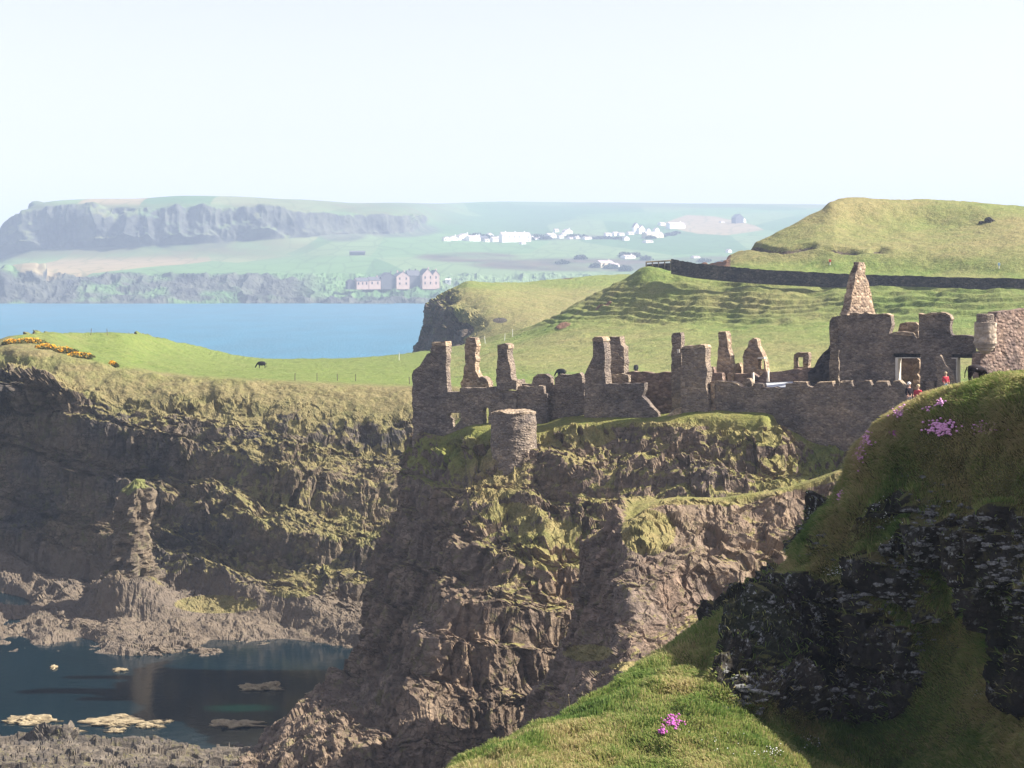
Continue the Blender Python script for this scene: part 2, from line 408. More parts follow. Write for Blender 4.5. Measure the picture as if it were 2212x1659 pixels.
def finish_cliff(name, P0, mat, key, grass_lo=0.55, grass_hi=0.78, amp=1.0, blocks=(2.6, 1.1), th=(3.2, 0.75), dip=(0, 0), seed=0,
                 cliff_rng=(0.93, 0.75), force=None, tuft=None, rscale=(5.5, 5.5, 8), soil=None, dry=None, gextra=None, big=1.4, colz=1.6):
    n0 = grid_normals(P0)
    cl = 1 - sstep(cliff_rng[1], cliff_rng[0], n0[..., 2])           # 1 on steep ground
    if force is not None: cl = np.maximum(cl, force(P0))
    P = P0.copy()
    if th[1] > 0:
        Pt = terrace(P, th[0], th[1], dip[0], dip[1], seed); P = P + (Pt - P) * cl[..., None]
        if name == 'meadow_and_cliff':
            Pt = terrace(P, 7.0, 0.7, dip[0], dip[1], seed + 17, 2.5); P = P + (Pt - P) * cl[..., None]
        Pt = terrace(P, th[0] * 0.37, th[1] * 0.6, dip[0], dip[1], seed + 9, 0.8); P = P + (Pt - P) * cl[..., None]
    c1, e1 = cell(P0 / np.array([blocks[0], blocks[0], blocks[0] * colz]) + 0.35 * fbm(P0 / blocks[0], 2, seed + 3)[..., None], seed)
    c2, e2 = cell(P0 / np.array([blocks[1], blocks[1], blocks[1] * colz]) + 0.3, seed + 20)
    wp = P0 + 1.6 * np.stack([fbm(P0 / 4.0, 2, seed + 41), fbm(P0 / 4.0, 2, seed + 42), fbm(P0 / 4.0, 2, seed + 43)], -1)
    rag = sstep(-0.25, 0.3, fbm(P0 / 9.0, 2, seed + 44))
    d = big * fbm(P0 / 7.0, 4, seed + 5) + big * 0.9 * ridge(wp / np.array(rscale), 5, seed + 8) \
        + (0.25 + 0.5 * rag) * c1 * blocks[0] / 2.6 + (0.15 + 0.3 * rag) * c2 * blocks[1] / 1.1 + 0.4 * ridge(wp / np.array([1.3, 1.3, 1.9]), 3, seed + 6) + 0.15 * cell(wp / np.array([0.62, 0.62, 0.5]), seed + 60)[0]
    gentle = 0.35 * fbm(P0 / 9.0, 3, seed + 11) + 0.22 * fbm(P0 / 2.4, 4, seed + 12)
    disp = amp * (cl * d + (1 - cl) * gentle)
    P = P + n0 * (disp * (1 if tuft is None else tuft(P0)))[..., None]
    n1 = grid_normals(P)
    nz = n1[..., 2]
    # smoothed slope for plant cover
    nzs = nz.copy()
    for _ in range(2):
        nzs[1:-1, 1:-1] = (nzs[:-2, 1:-1] + nzs[2:, 1:-1] + nzs[1:-1, :-2] + nzs[1:-1, 2:] + nzs[1:-1, 1:-1] * 2) / 6
    gm = sstep(grass_lo, grass_hi, nzs + 0.16 * fbm(P / 5.0, 3, seed + 30))
    gm = gm * 0.85 * cl + (1 - cl)
    gm = gm + 0.5 * cl * sstep(0.0, 0.3, fbm(P / np.array([1.7, 1.7, 1.0]), 3, seed + 33)) * sstep(0.1, 0.45, nzs)
    dm = np.clip(cl * 0.8 + 0.4 * fbm(P / 11.0, 3, seed + 31), 0, 1)
    sm = np.zeros_like(gm)
    vx, vy = proj(P0)
    if gextra is not None: gm = np.clip(gextra(gm, P, cl, nzs), 0, 1)
    if dry is not None: dm = np.clip(dry(dm, P, cl), 0, 1)
    if soil is not None: sm = np.clip(soil(P, cl), 0, 1)
    o = grid_mesh(name, P, mat, {'gm': gm, 'dm': dm, 'sm': sm})
    BV[key] = bvh_of(P)
    return o, P

def blob(vx, vy, cx, cy, rx, ry, P=None, s=0):
    d = ((vx - cx) / rx) ** 2 + ((vy - cy) / ry) ** 2
    return sstep(1.4, 0.6, d)

# ---- left meadow, its cliff and the foreshore
cols = [-350, -80, 30, 100, 180, 260, 330, 420, 520, 620, 720, 820, 920, 1050, 1250]
tb = [
 ([('z', -3)] * 15, [285, 285, 285, 292, 308, 315, 333, 360, 390, 412, 415, 417, 419, 421, 425]),
 ([757, 752, 723, 719, 719, 719, 727, 747, 772, 780, 777, 770, 757, 745, 745], [262, 262, 263, 270, 285, 292, 310, 335, 365, 388, 390, 392, 394, 396, 400]),
 ([764, 758, 737, 735, 745, 750, 770, 785, 795, 800, 800, 800, 800, 800, 800], [258, 258, 258, 262, 270, 275, 283, 286, 288, 290, 295, 300, 305, 310, 310]),
 ([775, 770, 752, 757, 775, 795, 805, 812, 818, 822, 828, 832, 836, 836, 836], [254, 254, 253, 253, 252, 251, 250, 249, 248, 247, 246, 245, 244, 243, 243]),
 ([800, 795, 795, 830, 880, 890, 900, 905, 895, 890, 905, 930, 960, 980, 980], [250, 250, 249, 246, 242, 241, 239, 238, 238, 237, 236, 234, 232, 230, 230]),
 ([950, 950, 960, 970, 990, 1000, 1010, 1010, 1000, 990, 1000, 1020, 1050, 1060, 1060], [248, 247, 246, 243, 239, 237, 235, 233, 231, 229, 228, 226, 225, 223, 223]),
 ([1120] * 15, [244, 243, 242, 239, 235, 232, 229, 226, 222, 219, 217, 216, 216, 216, 216]),
 ([1230] * 5 + [1210, 1215] + [1230] * 8, [238, 237, 236, 233, 228, 223, 221, 219, 215, 212, 211, 210, 210, 210, 210]),
 ([1320, 1320, 1320, 1312, 1272, 1250, 1262, 1285, 1295, 1300, 1310, 1325, 1345, 1360, 1380], [224, 224, 223, 219, 214, 212, 211, 210, 209, 208, 206, 204, 203, 203, 203]),
 ([('z', .5), ('z', .6), ('z', .5), ('z', .8), 1345, 1335, 1340, 1352, 1360, 1360, 1365, 1370, 1375, 1385, 1390], [214, 214, 213, 211, 206, 203, 202, 201, 200, 200, 200, 199, 199, 198, 198]),
 ([1362, 1362, 1358, 1350, 1366, 1375, 1385, 1388, 1392, 1394, 1392, 1390, 1392, 1400, 1400], [205, 205, 205, 205, 203, 199, 196, 196, 196, 196, 197, 197, 197, 197, 197]),
 ([1412, 1412, 1412, 1414, 1418, 1420, 1423, 1425, 1425, 1426, 1425, 1418, 1412, 1410, 1410], 193.5),
 ([('z', -3)] * 15, 188),
]
P0 = sheet_points(rows_from(cols, tb), 1.7, 110)
def land_g(gm, P, cl, nz):
    vx, vy = proj(P)
    shore = sstep(5.5, 3.0, P[..., 2])
    gm = gm * (1 - shore)
    # green ledges running down to the right, a grassy gully floor, dark bare headwall on the left
    band = sstep(70, 25, np.abs(vy - (1000 + (vx - 520) * 0.62))) * sstep(400, 520, vx) * sstep(900, 800, vx)
    band = np.maximum(band, blob(vx, vy, 630, 1265, 60, 28)); band = np.maximum(band, blob(vx, vy, 470, 1305, 95, 20))
    gm = np.maximum(gm, band * sstep(0.25, 0.55, nz))
    left = sstep(420, 250, vx) * sstep(860, 960, vy)
    gm = gm * (1 - 0.75 * left)
    brow = cl * sstep(905, 850, vy - 25 * fbm(P / 6, 3, 77) - 60 * sstep(500, 200, vx) * 0)
    brow *= sstep(150, 380, vx)
    gm = np.maximum(gm, brow * sstep(0.3, 0.5, nz))
    gm = gm + 0.45 * (1 - shore) * sstep(150, 420, vx) * sstep(-0.2, 0.3, fbm(P / np.array([7, 7, 2.5]), 3, 71)) * sstep(0.15, 0.4, nz)
    return gm
def land_dry(dm, P, cl):
    vx, vy = proj(P)
    dm = np.where(vy < 1000, dm + 0.5 * sstep(800, 860, vy), dm)
    band = sstep(80, 30, np.abs(vy - (1000 + (vx - 520) * 0.62))) * sstep(940, 980, vy)
    dm = dm - 0.15 * band + 0.15
    gm0 = 0
    brim = np.interp(vx, [0, 100, 180, 260, 420, 620, 920], [722, 750, 772, 792, 810, 822, 836])
    dm = dm + (0.45 + 0.5 * fbm(P / np.array([8, 8, 3]), 3, 78)) * sstep(-6, 8, vy - brim) * sstep(1000, 940, vy) - 0.55 * sstep(4, -8, vy - brim)
    dm = dm + 0.5 * blob(vx, vy, 60, 740, 150, 30)
    return dm
def land_soil(P, cl):
    return sstep(6.5, 4.0, P[..., 2])
o, PL = finish_cliff('meadow_and_cliff', P0, M['land'], 'land', cliff_rng=(0.82, 0.6), tuft=lambda P: 1 - 0.45 * sstep(5.5, 3.5, P[..., 2]) + 2.4 * sstep(0, 14, proj(P)[1] - np.interp(proj(P)[0], [0, 100, 180, 260, 420, 620, 920], [745, 757, 775, 795, 812, 822, 836])) * sstep(890, 850, proj(P)[1]) * (P[..., 2] > 8), force=lambda P: np.maximum(sstep(0, 75, proj(P)[1] - np.interp(proj(P)[0], [0, 100, 180, 260, 420, 620, 920], [765, 798, 830, 842, 850, 846, 875]) - 25 * fbm(P / 6, 3, 8)), 0.6 * sstep(7, 5, P[..., 2])), soil=land_soil, gextra=land_g, dry=land_dry, seed=3,
                     dip=(0.16, 0), th=(3.0, 0.62), blocks=(2.4, 1.0), amp=0.9, big=1.2, rscale=(8, 8, 3.2), colz=0.8)
tag(o, kind='structure')

# ---- castle rock
CR = [
 ptsK("905,z22,208 915,z23,205 945,z24,205 985,z25,204 1030,z25.8,203 1165,z26.4,202 1260,z26.8,202 1400,z27,202 1500,z27.4,200 1640,z27.8,198 1710,z27.8,197 1850,z27,196 2000,z27,195 2212,z28,190"),
 ptsK("888,1000,201 893,958,197 930,948,193.5 985,933,190 1030,922,187.5 1165,922,184.5 1260,906,183.5 1400,904,181.5 1500,889,179.5 1640,891,176.5 1700,925,175.5 1850,970,173.5 2000,985,171 2212,940,166"),
 ptsK("882,1070,200 886,1010,194 925,985,190 985,975,185 1045,1008,180.2 1165,1018,178.9 1260,965,178 1400,950,175.5 1500,940,173.8 1650,940,171.5 1725,985,171.5 1850,1030,171 2000,1040,169 2212,1040,166"),
 ptsK("872,1140,199 872,1095,191 925,1065,184 990,1075,178 1075,1085,176 1170,1085,174.5 1250,1060,171.5 1380,1040,169.5 1500,1030,168.5 1650,1030,167 1730,1050,168 1850,1090,169.5 2000,1110,168 2212,1110,166"),
 ptsK("850,z3,195 825,1170,188 915,1160,179 1020,1150,172 1110,1160,167.5 1190,1150,166.5 1260,1150,166 1380,1140,164.5 1500,1120,163.5 1650,1120,162.5 1740,1130,164 1850,1160,167 2000,1180,167 2212,1180,166"),
 ptsK("825,z-1,192 800,1260,184 915,1250,174.5 1072,1232,164 1150,1235,162.5 1220,1240,162.5 1300,1260,163.5 1400,1260,162 1500,1240,162 1650,1240,162 1740,1250,164 1850,1270,166 2000,1280,166 2212,1280,165"),
 ptsK("810,z-3,188 794,1368,178 900,1350,169.5 995,1335,160.5 1100,1340,159.5 1200,1340,160.5 1290,1380,162 1400,1400,162 1500,1400,168 1650,1400,168 1740,1400,168 1850,1400,168 2000,1400,168 2212,1400,166"),
 ptsK("785,z-3,183 783,1435,174 860,1450,164.5 950,1450,157 1060,1455,156.5 1165,1470,157.5 1275,1500,160 1400,z2,166 1500,z2,166 1650,z2,166 1740,z2,166 1850,z2,166 2000,z2,166 2212,z2,165"),
 ptsK("645,z-3,175 672,1530,167 765,1555,157.5 890,1560,152.5 1000,1575,153 1125,1600,156 1255,1640,160 1400,z0,160 1500,z0,160 1650,z0,160 1740,z0,160 1850,z0,160 2000,z0,160 2212,z0,160"),
 ptsK("518,z-3,163 545,1632,156 655,1655,151 810,1680,148 955,1700,148 1090,1720,151 1230,1760,155 1400,z-1,156 1500,z-1,156 1650,z-1,156 1740,z-1,156 1850,z-1,156 2000,z-1,156 2212,z-1,156"),
 ptsK("490,z-4,148 550,z-4,144 680,z-4,141 820,z-4,139 960,z-4,139 1100,z-4,141 1240,z-4,146 1400,z-4,150 1500,z-4,150 1650,z-4,150 1740,z-4,150 1850,z-4,150 2000,z-4,150 2212,z-4,150"),
]
P0 = sheet_points(CR, 1.7, 110, 45)
def cr_g(gm, P, cl, nz):
    vx, vy = proj(P)
    for cx, cy, rx, ry in ((1010, 970, 70, 60), (1070, 1040, 60, 40), (1210, 1180, 110, 55), (1640, 930, 110, 35), (1690, 1040, 60, 60), (1110, 1110, 60, 25), (930, 1345, 55, 22), (1270, 940, 60, 25), (1840, 1020, 130, 90), (1400,912,260,10), (920,985,50,40)):
        gm = np.maximum(gm, 0.95 * blob(vx, vy, cx, cy, rx, ry) * sstep(0.05, 0.35, nz))
    left = sstep(20, -30, vx - (1000 + np.clip(vy - 1080, 0, 160) * 0.5))  # shaded flank, mossy
    gm = gm * (1 - 0.5 * left * sstep(1050, 1100, vy))
    low = sstep(1240, 1330, vy)
    return gm * (1 - 0.55 * low)
def cr_d(dm, P, cl):
    vx, vy = proj(P)
    dm = dm * 0.75 + 0.1
    dm = dm - 0.7 * blob(vx, vy, 1870, 1030, 140, 100) - 0.5 * blob(vx, vy, 930, 1000, 70, 60) - 0.3 * blob(vx, vy, 1010, 960, 60, 50)
    return dm
def cr_s(P, cl):
    vx, vy = proj(P)
    return 0.5 * blob(vx, vy, 1240, 1230, 80, 90) + 0.35 * blob(vx, vy, 1000, 1400, 70, 110)
o, PC = finish_cliff('castle_rock', P0, M['castle_rock'], 'rock', gextra=cr_g, dry=cr_d, soil=cr_s, seed=40, th=(3.4, 0.7), dip=(0.06, 0),
                     blocks=(2.2, 0.95), amp=0.9, big=1.1, grass_lo=0.5, grass_hi=0.75, force=lambda P: sstep(4, 22, proj(P)[1] - np.interp(proj(P)[0], [893, 985, 1165, 1260, 1400, 1500, 1640, 1700, 1850, 2212], [960, 940, 930, 912, 908, 892, 895, 935, 1000, 1000])) * sstep(-1.0, -3.5, P[..., 1] + 0.466 * P[..., 0] - 187.2 * KS))
tag(o, kind='structure')

# ---- second promontory, across the gully
PR = [
 pts("1330,z12,142 1340,z13,141 1390,z14,141 1450,z15,142 1600,z16,143 1740,z18,144 1900,z19,145 2050,z20,146 2300,z20,146"),
 pts("1330,1180,140 1306,1165,134 1352,1108,128 1420,1080,129 1560,1074,130 1700,1052,131 1860,1003,132 2000,960,133 2300,900,133"),
 pts("1300,1260,138 1266,1230,132 1352,1138,125 1430,1103,127.6 1560,1097,128.8 1700,1078,129.8 1860,1030,130.8 2000,990,131.5 2300,930,131.5"),
 pts("1290,1340,136 1248,1320,130 1362,1235,117.5 1440,1215,120.5 1570,1200,123 1700,1185,125 1860,1150,127 2000,1100,128 2300,1050,128"),
 pts("1275,1420,133 1226,1400,126 1366,1325,113.5 1440,1315,117 1570,1300,120.5 1700,1290,123 1860,1260,125 2000,1220,126 2300,1200,126"),
 pts("1235,1530,129 1185,1495,122 1366,1415,109.5 1450,1408,113 1580,1400,117 1700,1400,120 1860,1380,122 2000,1350,123 2300,1350,123"),
 pts("1200,1600,119 1155,1560,119 1350,1452,105.5 1450,1445,109 1580,1440,113 1700,1440,116 1860,1440,118 2000,1440,119 2300,1440,119"),
 pts("1180,1700,116 1110,1650,115 1330,1560,103.5 1450,1560,107 1580,1560,110 1700,1560,113 1860,1560,115 2000,1560,116 2300,1560,116"),
 pts("1160,z4,112 1080,z4,102 1300,z4,99 1450,z4,102 1580,z4,105 1700,z4,108 1860,z4,110 2000,z4,111 2300,z4,111"),
]
P0 = sheet_points(PR, 1.7, 110, 40)
def pr_g(gm, P, cl, nz):
    vx, vy = proj(P)
    top = np.interp(vx, [1290, 1350, 1420, 1560, 1700, 1850], [1230, 1110, 1080, 1075, 1052, 1005])
    gm = gm * 0.45
    gm = np.maximum(gm, sstep(26, 12, vy - top - 14 * fbm(P / 2.2, 2, 5)) * sstep(1320, 1380, vx))
    gm = np.maximum(gm, 0.9 * blob(vx, vy, 1400, 1150, 60, 50)); gm = np.maximum(gm, 0.7 * blob(vx, vy, 1400, 1440, 90, 14))
    gm = np.maximum(gm, 0.65 * blob(vx, vy, 1270, 1410, 60, 20))
    return gm
def pr_s(P, cl):
    vx, vy = proj(P)
    return np.maximum(blob(vx, vy, 1620, 1150, 200, 110), 0.8 * blob(vx, vy, 1460, 1140, 80, 50)) * (0.75 + 0.5 * fbm(P / 2.5, 3, 91)) * 0.8
o, PP = finish_cliff('promontory', P0, M['promontory'], 'prom', force=lambda P: sstep(10, 30, proj(P)[1] - np.interp(proj(P)[0], [1290, 1350, 1420, 1560, 1700, 1850], [1200, 1115, 1080, 1075, 1052, 1005])), gextra=pr_g, soil=pr_s, seed=70, th=(2.6, 0.6), blocks=(2.3, 0.9), amp=0.72, big=1.25,
                     grass_lo=0.6, grass_hi=0.85, dry=lambda dm, P, cl: dm * 0.6 + 0.25)
tag(o, kind='structure')

# ---- near mound and grass slope
MO = [
 pts("800,z20,52 960,z20,56 1110,z20,59 1230,z21,61 1420,z22,64 1560,z24,67 1700,z26,70 1770,z27,70 1830,z28,69 1880,z30,68 1930,z32,68 2000,z33.5,67 2080,z34,66 2160,z35,65 2260,z36,64 2450,z37,60"),
 pts("850,1760,40 980,1659,44 1130,1590,47 1240,1530,49 1400,1430,52.5 1540,1350,55.5 1690,1243,58 1745,1155,58 1800,1085,57.5 1838,1000,57 1880,938,56.5 1950,882,56 2030,850,55 2110,834,54 2212,815,53 2400,800,50"),
 pts("900,1800,38 1040,1690,42 1190,1620,45 1300,1560,47 1450,1470,50.5 1580,1380,53.5 1702,1280,56.7 1762,1200,56.6 1818,1130,56.2 1868,1050,55.7 1915,985,55.2 1990,923,54.2 2070,892,53 2150,876,52 2250,865,51 2430,850,48.5"),
 pts("1000,1850,36 1110,1740,40 1250,1670,43 1360,1610,45 1500,1520,48.5 1610,1430,51.8 1700,1365,54.6 1770,1310,54.6 1830,1260,54.3 1890,1190,53.8 1950,1120,53.2 2030,1060,52.2 2110,1030,51 2190,1010,50 2290,1000,49 2480,980,46.5"),
 pts("1080,1900,34 1180,1800,38 1310,1730,41 1420,1670,43 1550,1590,46.5 1640,1515,49.7 1720,1460,52.4 1790,1420,52.4 1860,1370,52.2 1920,1320,51.8 1990,1270,51.3 2080,1220,50.3 2160,1180,49.2 2240,1160,48 2340,1150,47 2540,1130,44.5"),
 pts("1160,1960,32 1250,1860,36 1370,1800,39 1480,1740,41 1600,1660,44.3 1680,1600,47.2 1750,1560,49.8 1820,1535,49.9 1890,1500,49.8 1960,1460,49.5 2040,1420,49 2130,1370,48.2 2210,1330,47.2 2290,1310,46 2390,1300,45 2580,1280,42.5"),
 pts("1240,2040,30 1330,1940,34 1440,1880,37 1550,1820,39 1660,1750,41.8 1740,1690,44.4 1810,1650,46.5 1870,1640,46.6 1940,1620,46.5 2020,1600,46.2 2100,1570,46 2190,1530,45.5 2280,1500,44.8 2360,1480,44 2450,1470,43 2640,1450,40.5"),
 pts("1320,2160,27 1410,2060,31 1520,2000,34 1630,1940,36 1740,1870,38.5 1820,1800,41 1890,1760,43 1950,1750,43 2020,1740,43 2100,1720,42.8 2180,1700,42.5 2270,1670,42 2360,1640,41.5 2440,1620,41 2530,1610,40 2720,1600,38"),
 pts("1380,2400,23 1480,2300,27 1590,2240,30 1700,2180,32 1810,2100,34.5 1900,2040,36 1970,2000,38 2030,1990,38 2100,1970,38 2180,1960,38 2260,1940,38 2350,1910,37.5 2440,1880,37 2520,1860,36.5 2610,1850,36 2800,1840,34"),
]
for j_ in range(16):          # the face under the brow is steep
    w_ = min(1.0, max(0.0, (j_ - 4) / 3.0))
    D2 = MO[2][j_][1]
    for r_, dd in ((3, 1.15), (4, 2.3), (5, 3.5), (6, 5.6), (7, 9.0), (8, 13.5)):
        q_ = MO[r_][j_]; nd = q_[1] * (1 - w_) + (D2 - dd) * w_
        MO[r_][j_] = q_ / 1.0 * 1.0 if False else np.array([q_[0] / q_[1] * nd, nd, CAMZ + (q_[2] - CAMZ) / q_[1] * nd])
P0 = sheet_points(MO, 2.6, 80, 30)
n0 = grid_normals(P0); vx, vy = proj(P0)
# rock outcrops stand proud of the turf
def outcrop(vx, vy):
    r = np.maximum(blob(vx, vy, 1770, 1405, 215, 155), blob(vx, vy, 1650, 1480, 110, 70))
    r = np.maximum(r, blob(vx, vy, 2235, 1400, 70, 170)); 
    r = np.maximum(r, 0.56 * blob(vx, vy, 2010, 1190, 170, 150)); r = np.maximum(r, 0.56 * blob(vx, vy, 2170, 1200, 90, 120)); r = np.maximum(r, 0.42 * blob(vx, vy, 1800, 1180, 90, 90)); r = np.maximum(r, 0.75 * blob(vx, vy, 1900, 1460, 110, 90))
    return r
rk = np.clip(outcrop(vx, vy) + 0.75 * fbm(P0 / np.array([1.8, 1.8, 1.2]), 4, 15), 0, 1) * sstep(0, 0.3, outcrop(vx, vy)) + 0.04 * sstep(.3, .6, outcrop(vx, vy))
rk = sstep(0.30, 0.70, rk)
PM = terrace(P0, 1.5, 0.85, 0, 0, 33, 0.6); PM = P0 + (PM - P0) * rk[..., None]
c1, e1 = cell(P0 / np.array([0.9, 0.9, 1.5]) + 0.2 * fbm(P0, 2, 4)[..., None], 5)
c2, e2 = cell(P0 / np.array([0.35, 0.35, 0.5]), 6)
d = rk * (0.55 + 0.38 * c1 + 0.14 * c2 + 0.8 * ridge(P0 / np.array([1.6, 1.6, 2.6]), 4, 19)) + (1 - rk) * (0.45 * fbm(P0 / 2.6, 4, 21) + 0.10 * fbm(P0 / 0.5, 2, 22))
edge = np.clip(vy - np.interp(vx, [900, 1690, 1840, 1950, 2212], [1700, 1243, 1000, 872, 815]), 0, 60) / 60.0
d = d * (0.25 + 0.75 * edge)
PM = PM + n0 * d[..., None]
nzm = grid_normals(PM)[..., 2]
gmm = 1 - rk * (0.35 + 0.65 * sstep(0.92, 0.7, nzm)) 
lit = sstep(60, 10, vy - np.interp(vx, [1690, 1840, 1950, 2212], [1243, 1000, 872, 815]))
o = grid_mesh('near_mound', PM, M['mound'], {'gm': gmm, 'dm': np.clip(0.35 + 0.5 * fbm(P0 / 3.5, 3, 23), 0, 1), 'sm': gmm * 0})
tag(o, kind='structure'); BV['mound'] = bvh_of(PM)
MOUND = (PM, rk, vx, vy)

# ---- hill behind the castle
cols = [930, 1000, 1050, 1150, 1250, 1350, 1400, 1450, 1500, 1570, 1600, 1650, 1720, 1770, 1800, 1850, 2000, 2212, 2400, 2700]
n_ = len(cols)
def L(s): return [float(q) for q in s.split()]
tb = [
 ([('z', -3)] + [('z', 20)] * (n_ - 1), [268] + [225] * (n_ - 1)),
 (L("836 834 830 830 830 830 830 830 830 830 830 830 835 835 838 840 840 840 840 840"), 252),
 (L("795 789 785 780 775 770 768 765 762 759 757 755 752 750 750 750 750 750 750 750"), L("310 307 305 300 298 296 295 294 293 292 291 290 289 288 287 286 284 280 280 275")),
 (L("768 755 745 726 712 705 702 700 698 695 692 690 686 684 682 680 670 665 665 665"), L("350 350 350 345 340 336 334 332 331 330 328 326 323 321 320 318 312 305 300 292")),
 (L("762 748 737 710 680 662 658 655 652 650 647 645 642 640 638 637 635 635 635 635"), L("372 371 370 362 354 348 345 342 340 338 336 334 332 330 328 326 320 312 308 300")),
 (L("757 744 731 703 656 601 574 587 592 597 599 602 606 608 608 609 611 613 615 618"), L("384 380 377 370 368 363 360 356 354 352 350 348 345 343 340 338 332 324 320 310")),
 ([('z', 15)] * 5 + [('z', 28), ('z', 33)] + L("582 584 590 594 597 600 601 602 603 605 607 609 612"), L("398 395 392 385 384 380 376 362 360 358 356 354 351 349 346 344 338 330 326 316")),
 ([('z', 5)] * 5 + [('z', 20), ('z', 30)] + L("580 576 572 571 575 580 584 586 590 594 596 598 600"), L("410 408 405 400 398 396 395 400 400 386 376 368 362 358 356 354 348 340 336 326")),
 ([('z', 5)] * 5 + [('z', 15), ('z', 25)] + L("578 572 562 552 545 536 533 534 538 546 550 550 550"), L("425 423 420 415 413 411 410 412 410 394 386 378 372 368 366 364 358 350 346 340")),
 ([('z', 5)] * 5 + [('z', 10), ('z', 20)] + [('z', 36)] * 2 + L("560 545 524 497 480 475 485 490 495 500 505"), L("440 438 435 430 428 426 425 430 430 402 396 390 384 380 378 385 378 372 368 360")),
 ([('z', 5)] * 5 + [('z', 10), ('z', 20)] + [('z', 30)] * 2 + L("557 538 516 481 456 432 427 431 444 458 470"), L("460 458 455 450 448 446 445 450 450 410 404 398 395 393 392 396 402 410 420 430")),
 ([('z', 2)] * 7 + [('z', 25)] * 3 + [('z', 40)] * 10, L("500 500 500 500 500 500 500 500 500 470 460 455 455 455 455 480 500 520 530 540")),
]
for r_, vals in ((7, (370, 367, 364, 361, 358, 356, 355, 350)), (8, (374, 373, 372, 370, 368, 367, 366, 360)), (9, (380, 381, 382, 383, 384, 384, 385, 386)), (10, (385, 386, 388, 390, 392, 394, 398, 404))):
    for q_, v_ in enumerate(vals): tb[r_][1][9 + q_] = v_
P0 = sheet_points(rows_from(cols, tb), 2.4, 90, 160)
n0 = grid_normals(P0); vx, vy = proj(P0)
bank = sstep(715, 690, vy) * sstep(600, 612, vy) * sstep(1120, 1250, vx)
th_ = P0[..., 2] + 0.02 * P0[..., 0] + 1.3 * fbm(P0 / np.array([17, 17, 9]), 4, 61)
q = th_ / 0.95; fl = np.floor(q); st = fl + sstep(0.4, 0.8, q - fl)
PH = P0.copy(); PH[..., 2] += bank * 1.0 * (st - q) * 0.95 * (0.15 + 0.95 * sstep(-.35, .35, fbm(P0 / np.array([13, 13, 5]), 3, 63)))
PH += n0 * (0.55 * fbm(P0 / 14, 4, 62) + 0.34 * fbm(P0 / 3.0, 4, 64) + 0.45 * bank * fbm(P0 / 5, 3, 65))[..., None]
scar = sstep(9, 3, np.abs(vy - (537 + np.where(vx > 1800, (vx - 1800) * 0.1, 0) + 5 * np.sin(vx / 22.0)))) * sstep(1595, 1620, vx) * sstep(1930, 1880, vx)
scar *= sstep(-0.25, 0.0, fbm(P0 / np.array([9, 9, 9]), 2, 66) + 0.15)
PH[..., 2] -= scar * 1.3
patch = np.maximum(blob(vx, vy - 0.35 * (1305 - vx), 1305, 664, 20, 3.5), blob(vx, vy - 0.2 * (1218 - vx), 1218, 707, 17, 4))
PH += -n0 * patch[..., None] * 0.3
brown = sstep(1440, 1470, vx) * sstep(1585, 1570, vx) * sstep(584, 579, vy)
nzh = grid_normals(PH)[..., 2]
gm = 1 - np.clip(scar * 0.9 + patch * 0.9 + brown, 0, 1)
dmh = np.clip(0.3 + 0.7 * fbm(P0 / np.array([22, 22, 6]), 4, 67) + 0.45 * sstep(585, 540, vy) + 0.35 * sstep(715, 760, vy) * sstep(830, 770, vy) * sstep(1050, 1300, vx) - 0.3 * bank * sstep(1750, 1950, vx) + 0.25 * bank * sstep(1800, 1300, vx), 0, 1)
o = grid_mesh('hill', PH, M['hill'], {'gm': gm, 'dm': dmh, 'sm': np.maximum(brown, patch)})
tag(o, kind='structure'); BV['hill'] = bvh_of(PH)

# ---- middle headland
HD = [
 pts("1000,z0,640 1010,z0,640 1020,z0,640 1060,z2,640 1090,z5,650 1150,z10,670 1210,z15,690 1310,z15,700 1450,z15,720"),
 pts("925,735,575 934,672,565 962,636,560 1015,607,555 1060,610,565 1120,611,585 1200,604,600 1300,595,620 1450,592,640"),
 pts("913,755,560 925,715,548 950,672,540 1010,632,533 1065,630,533 1130,636,535 1200,636,540 1300,625,550 1450,620,560"),
 pts("911,800,552 919,750,540 944,712,530 1000,675,520 1060,660,515 1130,662,513 1200,670,510 1300,665,515 1450,660,520"),
 pts("909,z4,548 917,790,535 940,750,522 1000,722,508 1060,700,500 1130,700,492 1200,710,485 1300,710,480 1450,700,480"),
 pts("907,z-3,545 915,z2,530 935,z4,515 1000,755,495 1060,745,485 1130,750,470 1200,760,455 1300,760,450 1450,760,450"),
 pts("905,z-4,530 912,z-4,515 935,z-4,505 1000,z8,470 1060,z10,460 1130,z12,445 1200,z14,430 1300,z15,425 1450,z15,425"),
]
P0 = sheet_points(HD, 1.8)
def hd_g(gm, P, cl, nz):
    vx, vy = proj(P)
    gm = np.maximum(gm, sstep(960, 1000, vx))
    gm = gm * (1 - 0.95 * sstep(30, 0, vx - (965 + 0.5 * (vy - 690))) * sstep(655, 690, vy))
    gm = gm * (1 - 0.9 * np.maximum(blob(vx, vy, 985, 712, 40, 18), blob(vx, vy, 1080, 692, 16, 6)))
    gm = gm * (1 - 0.9 * blob(vx, vy, 1222, 598, 20, 5))
    return gm
o, PHd = finish_cliff('headland', P0, M['hill'], 'head', gextra=hd_g, seed=90, th=(6, 0.4), blocks=(5, 2.5), amp=1.0, big=2.0, cliff_rng=(0.9, 0.6),
                      dry=lambda dm, P, cl: 0.15 + 0.7 * sstep(612, 635, proj(P)[1]) + 0.25 * fbm(P / 20, 3, 5))
tag(o, kind='structure')

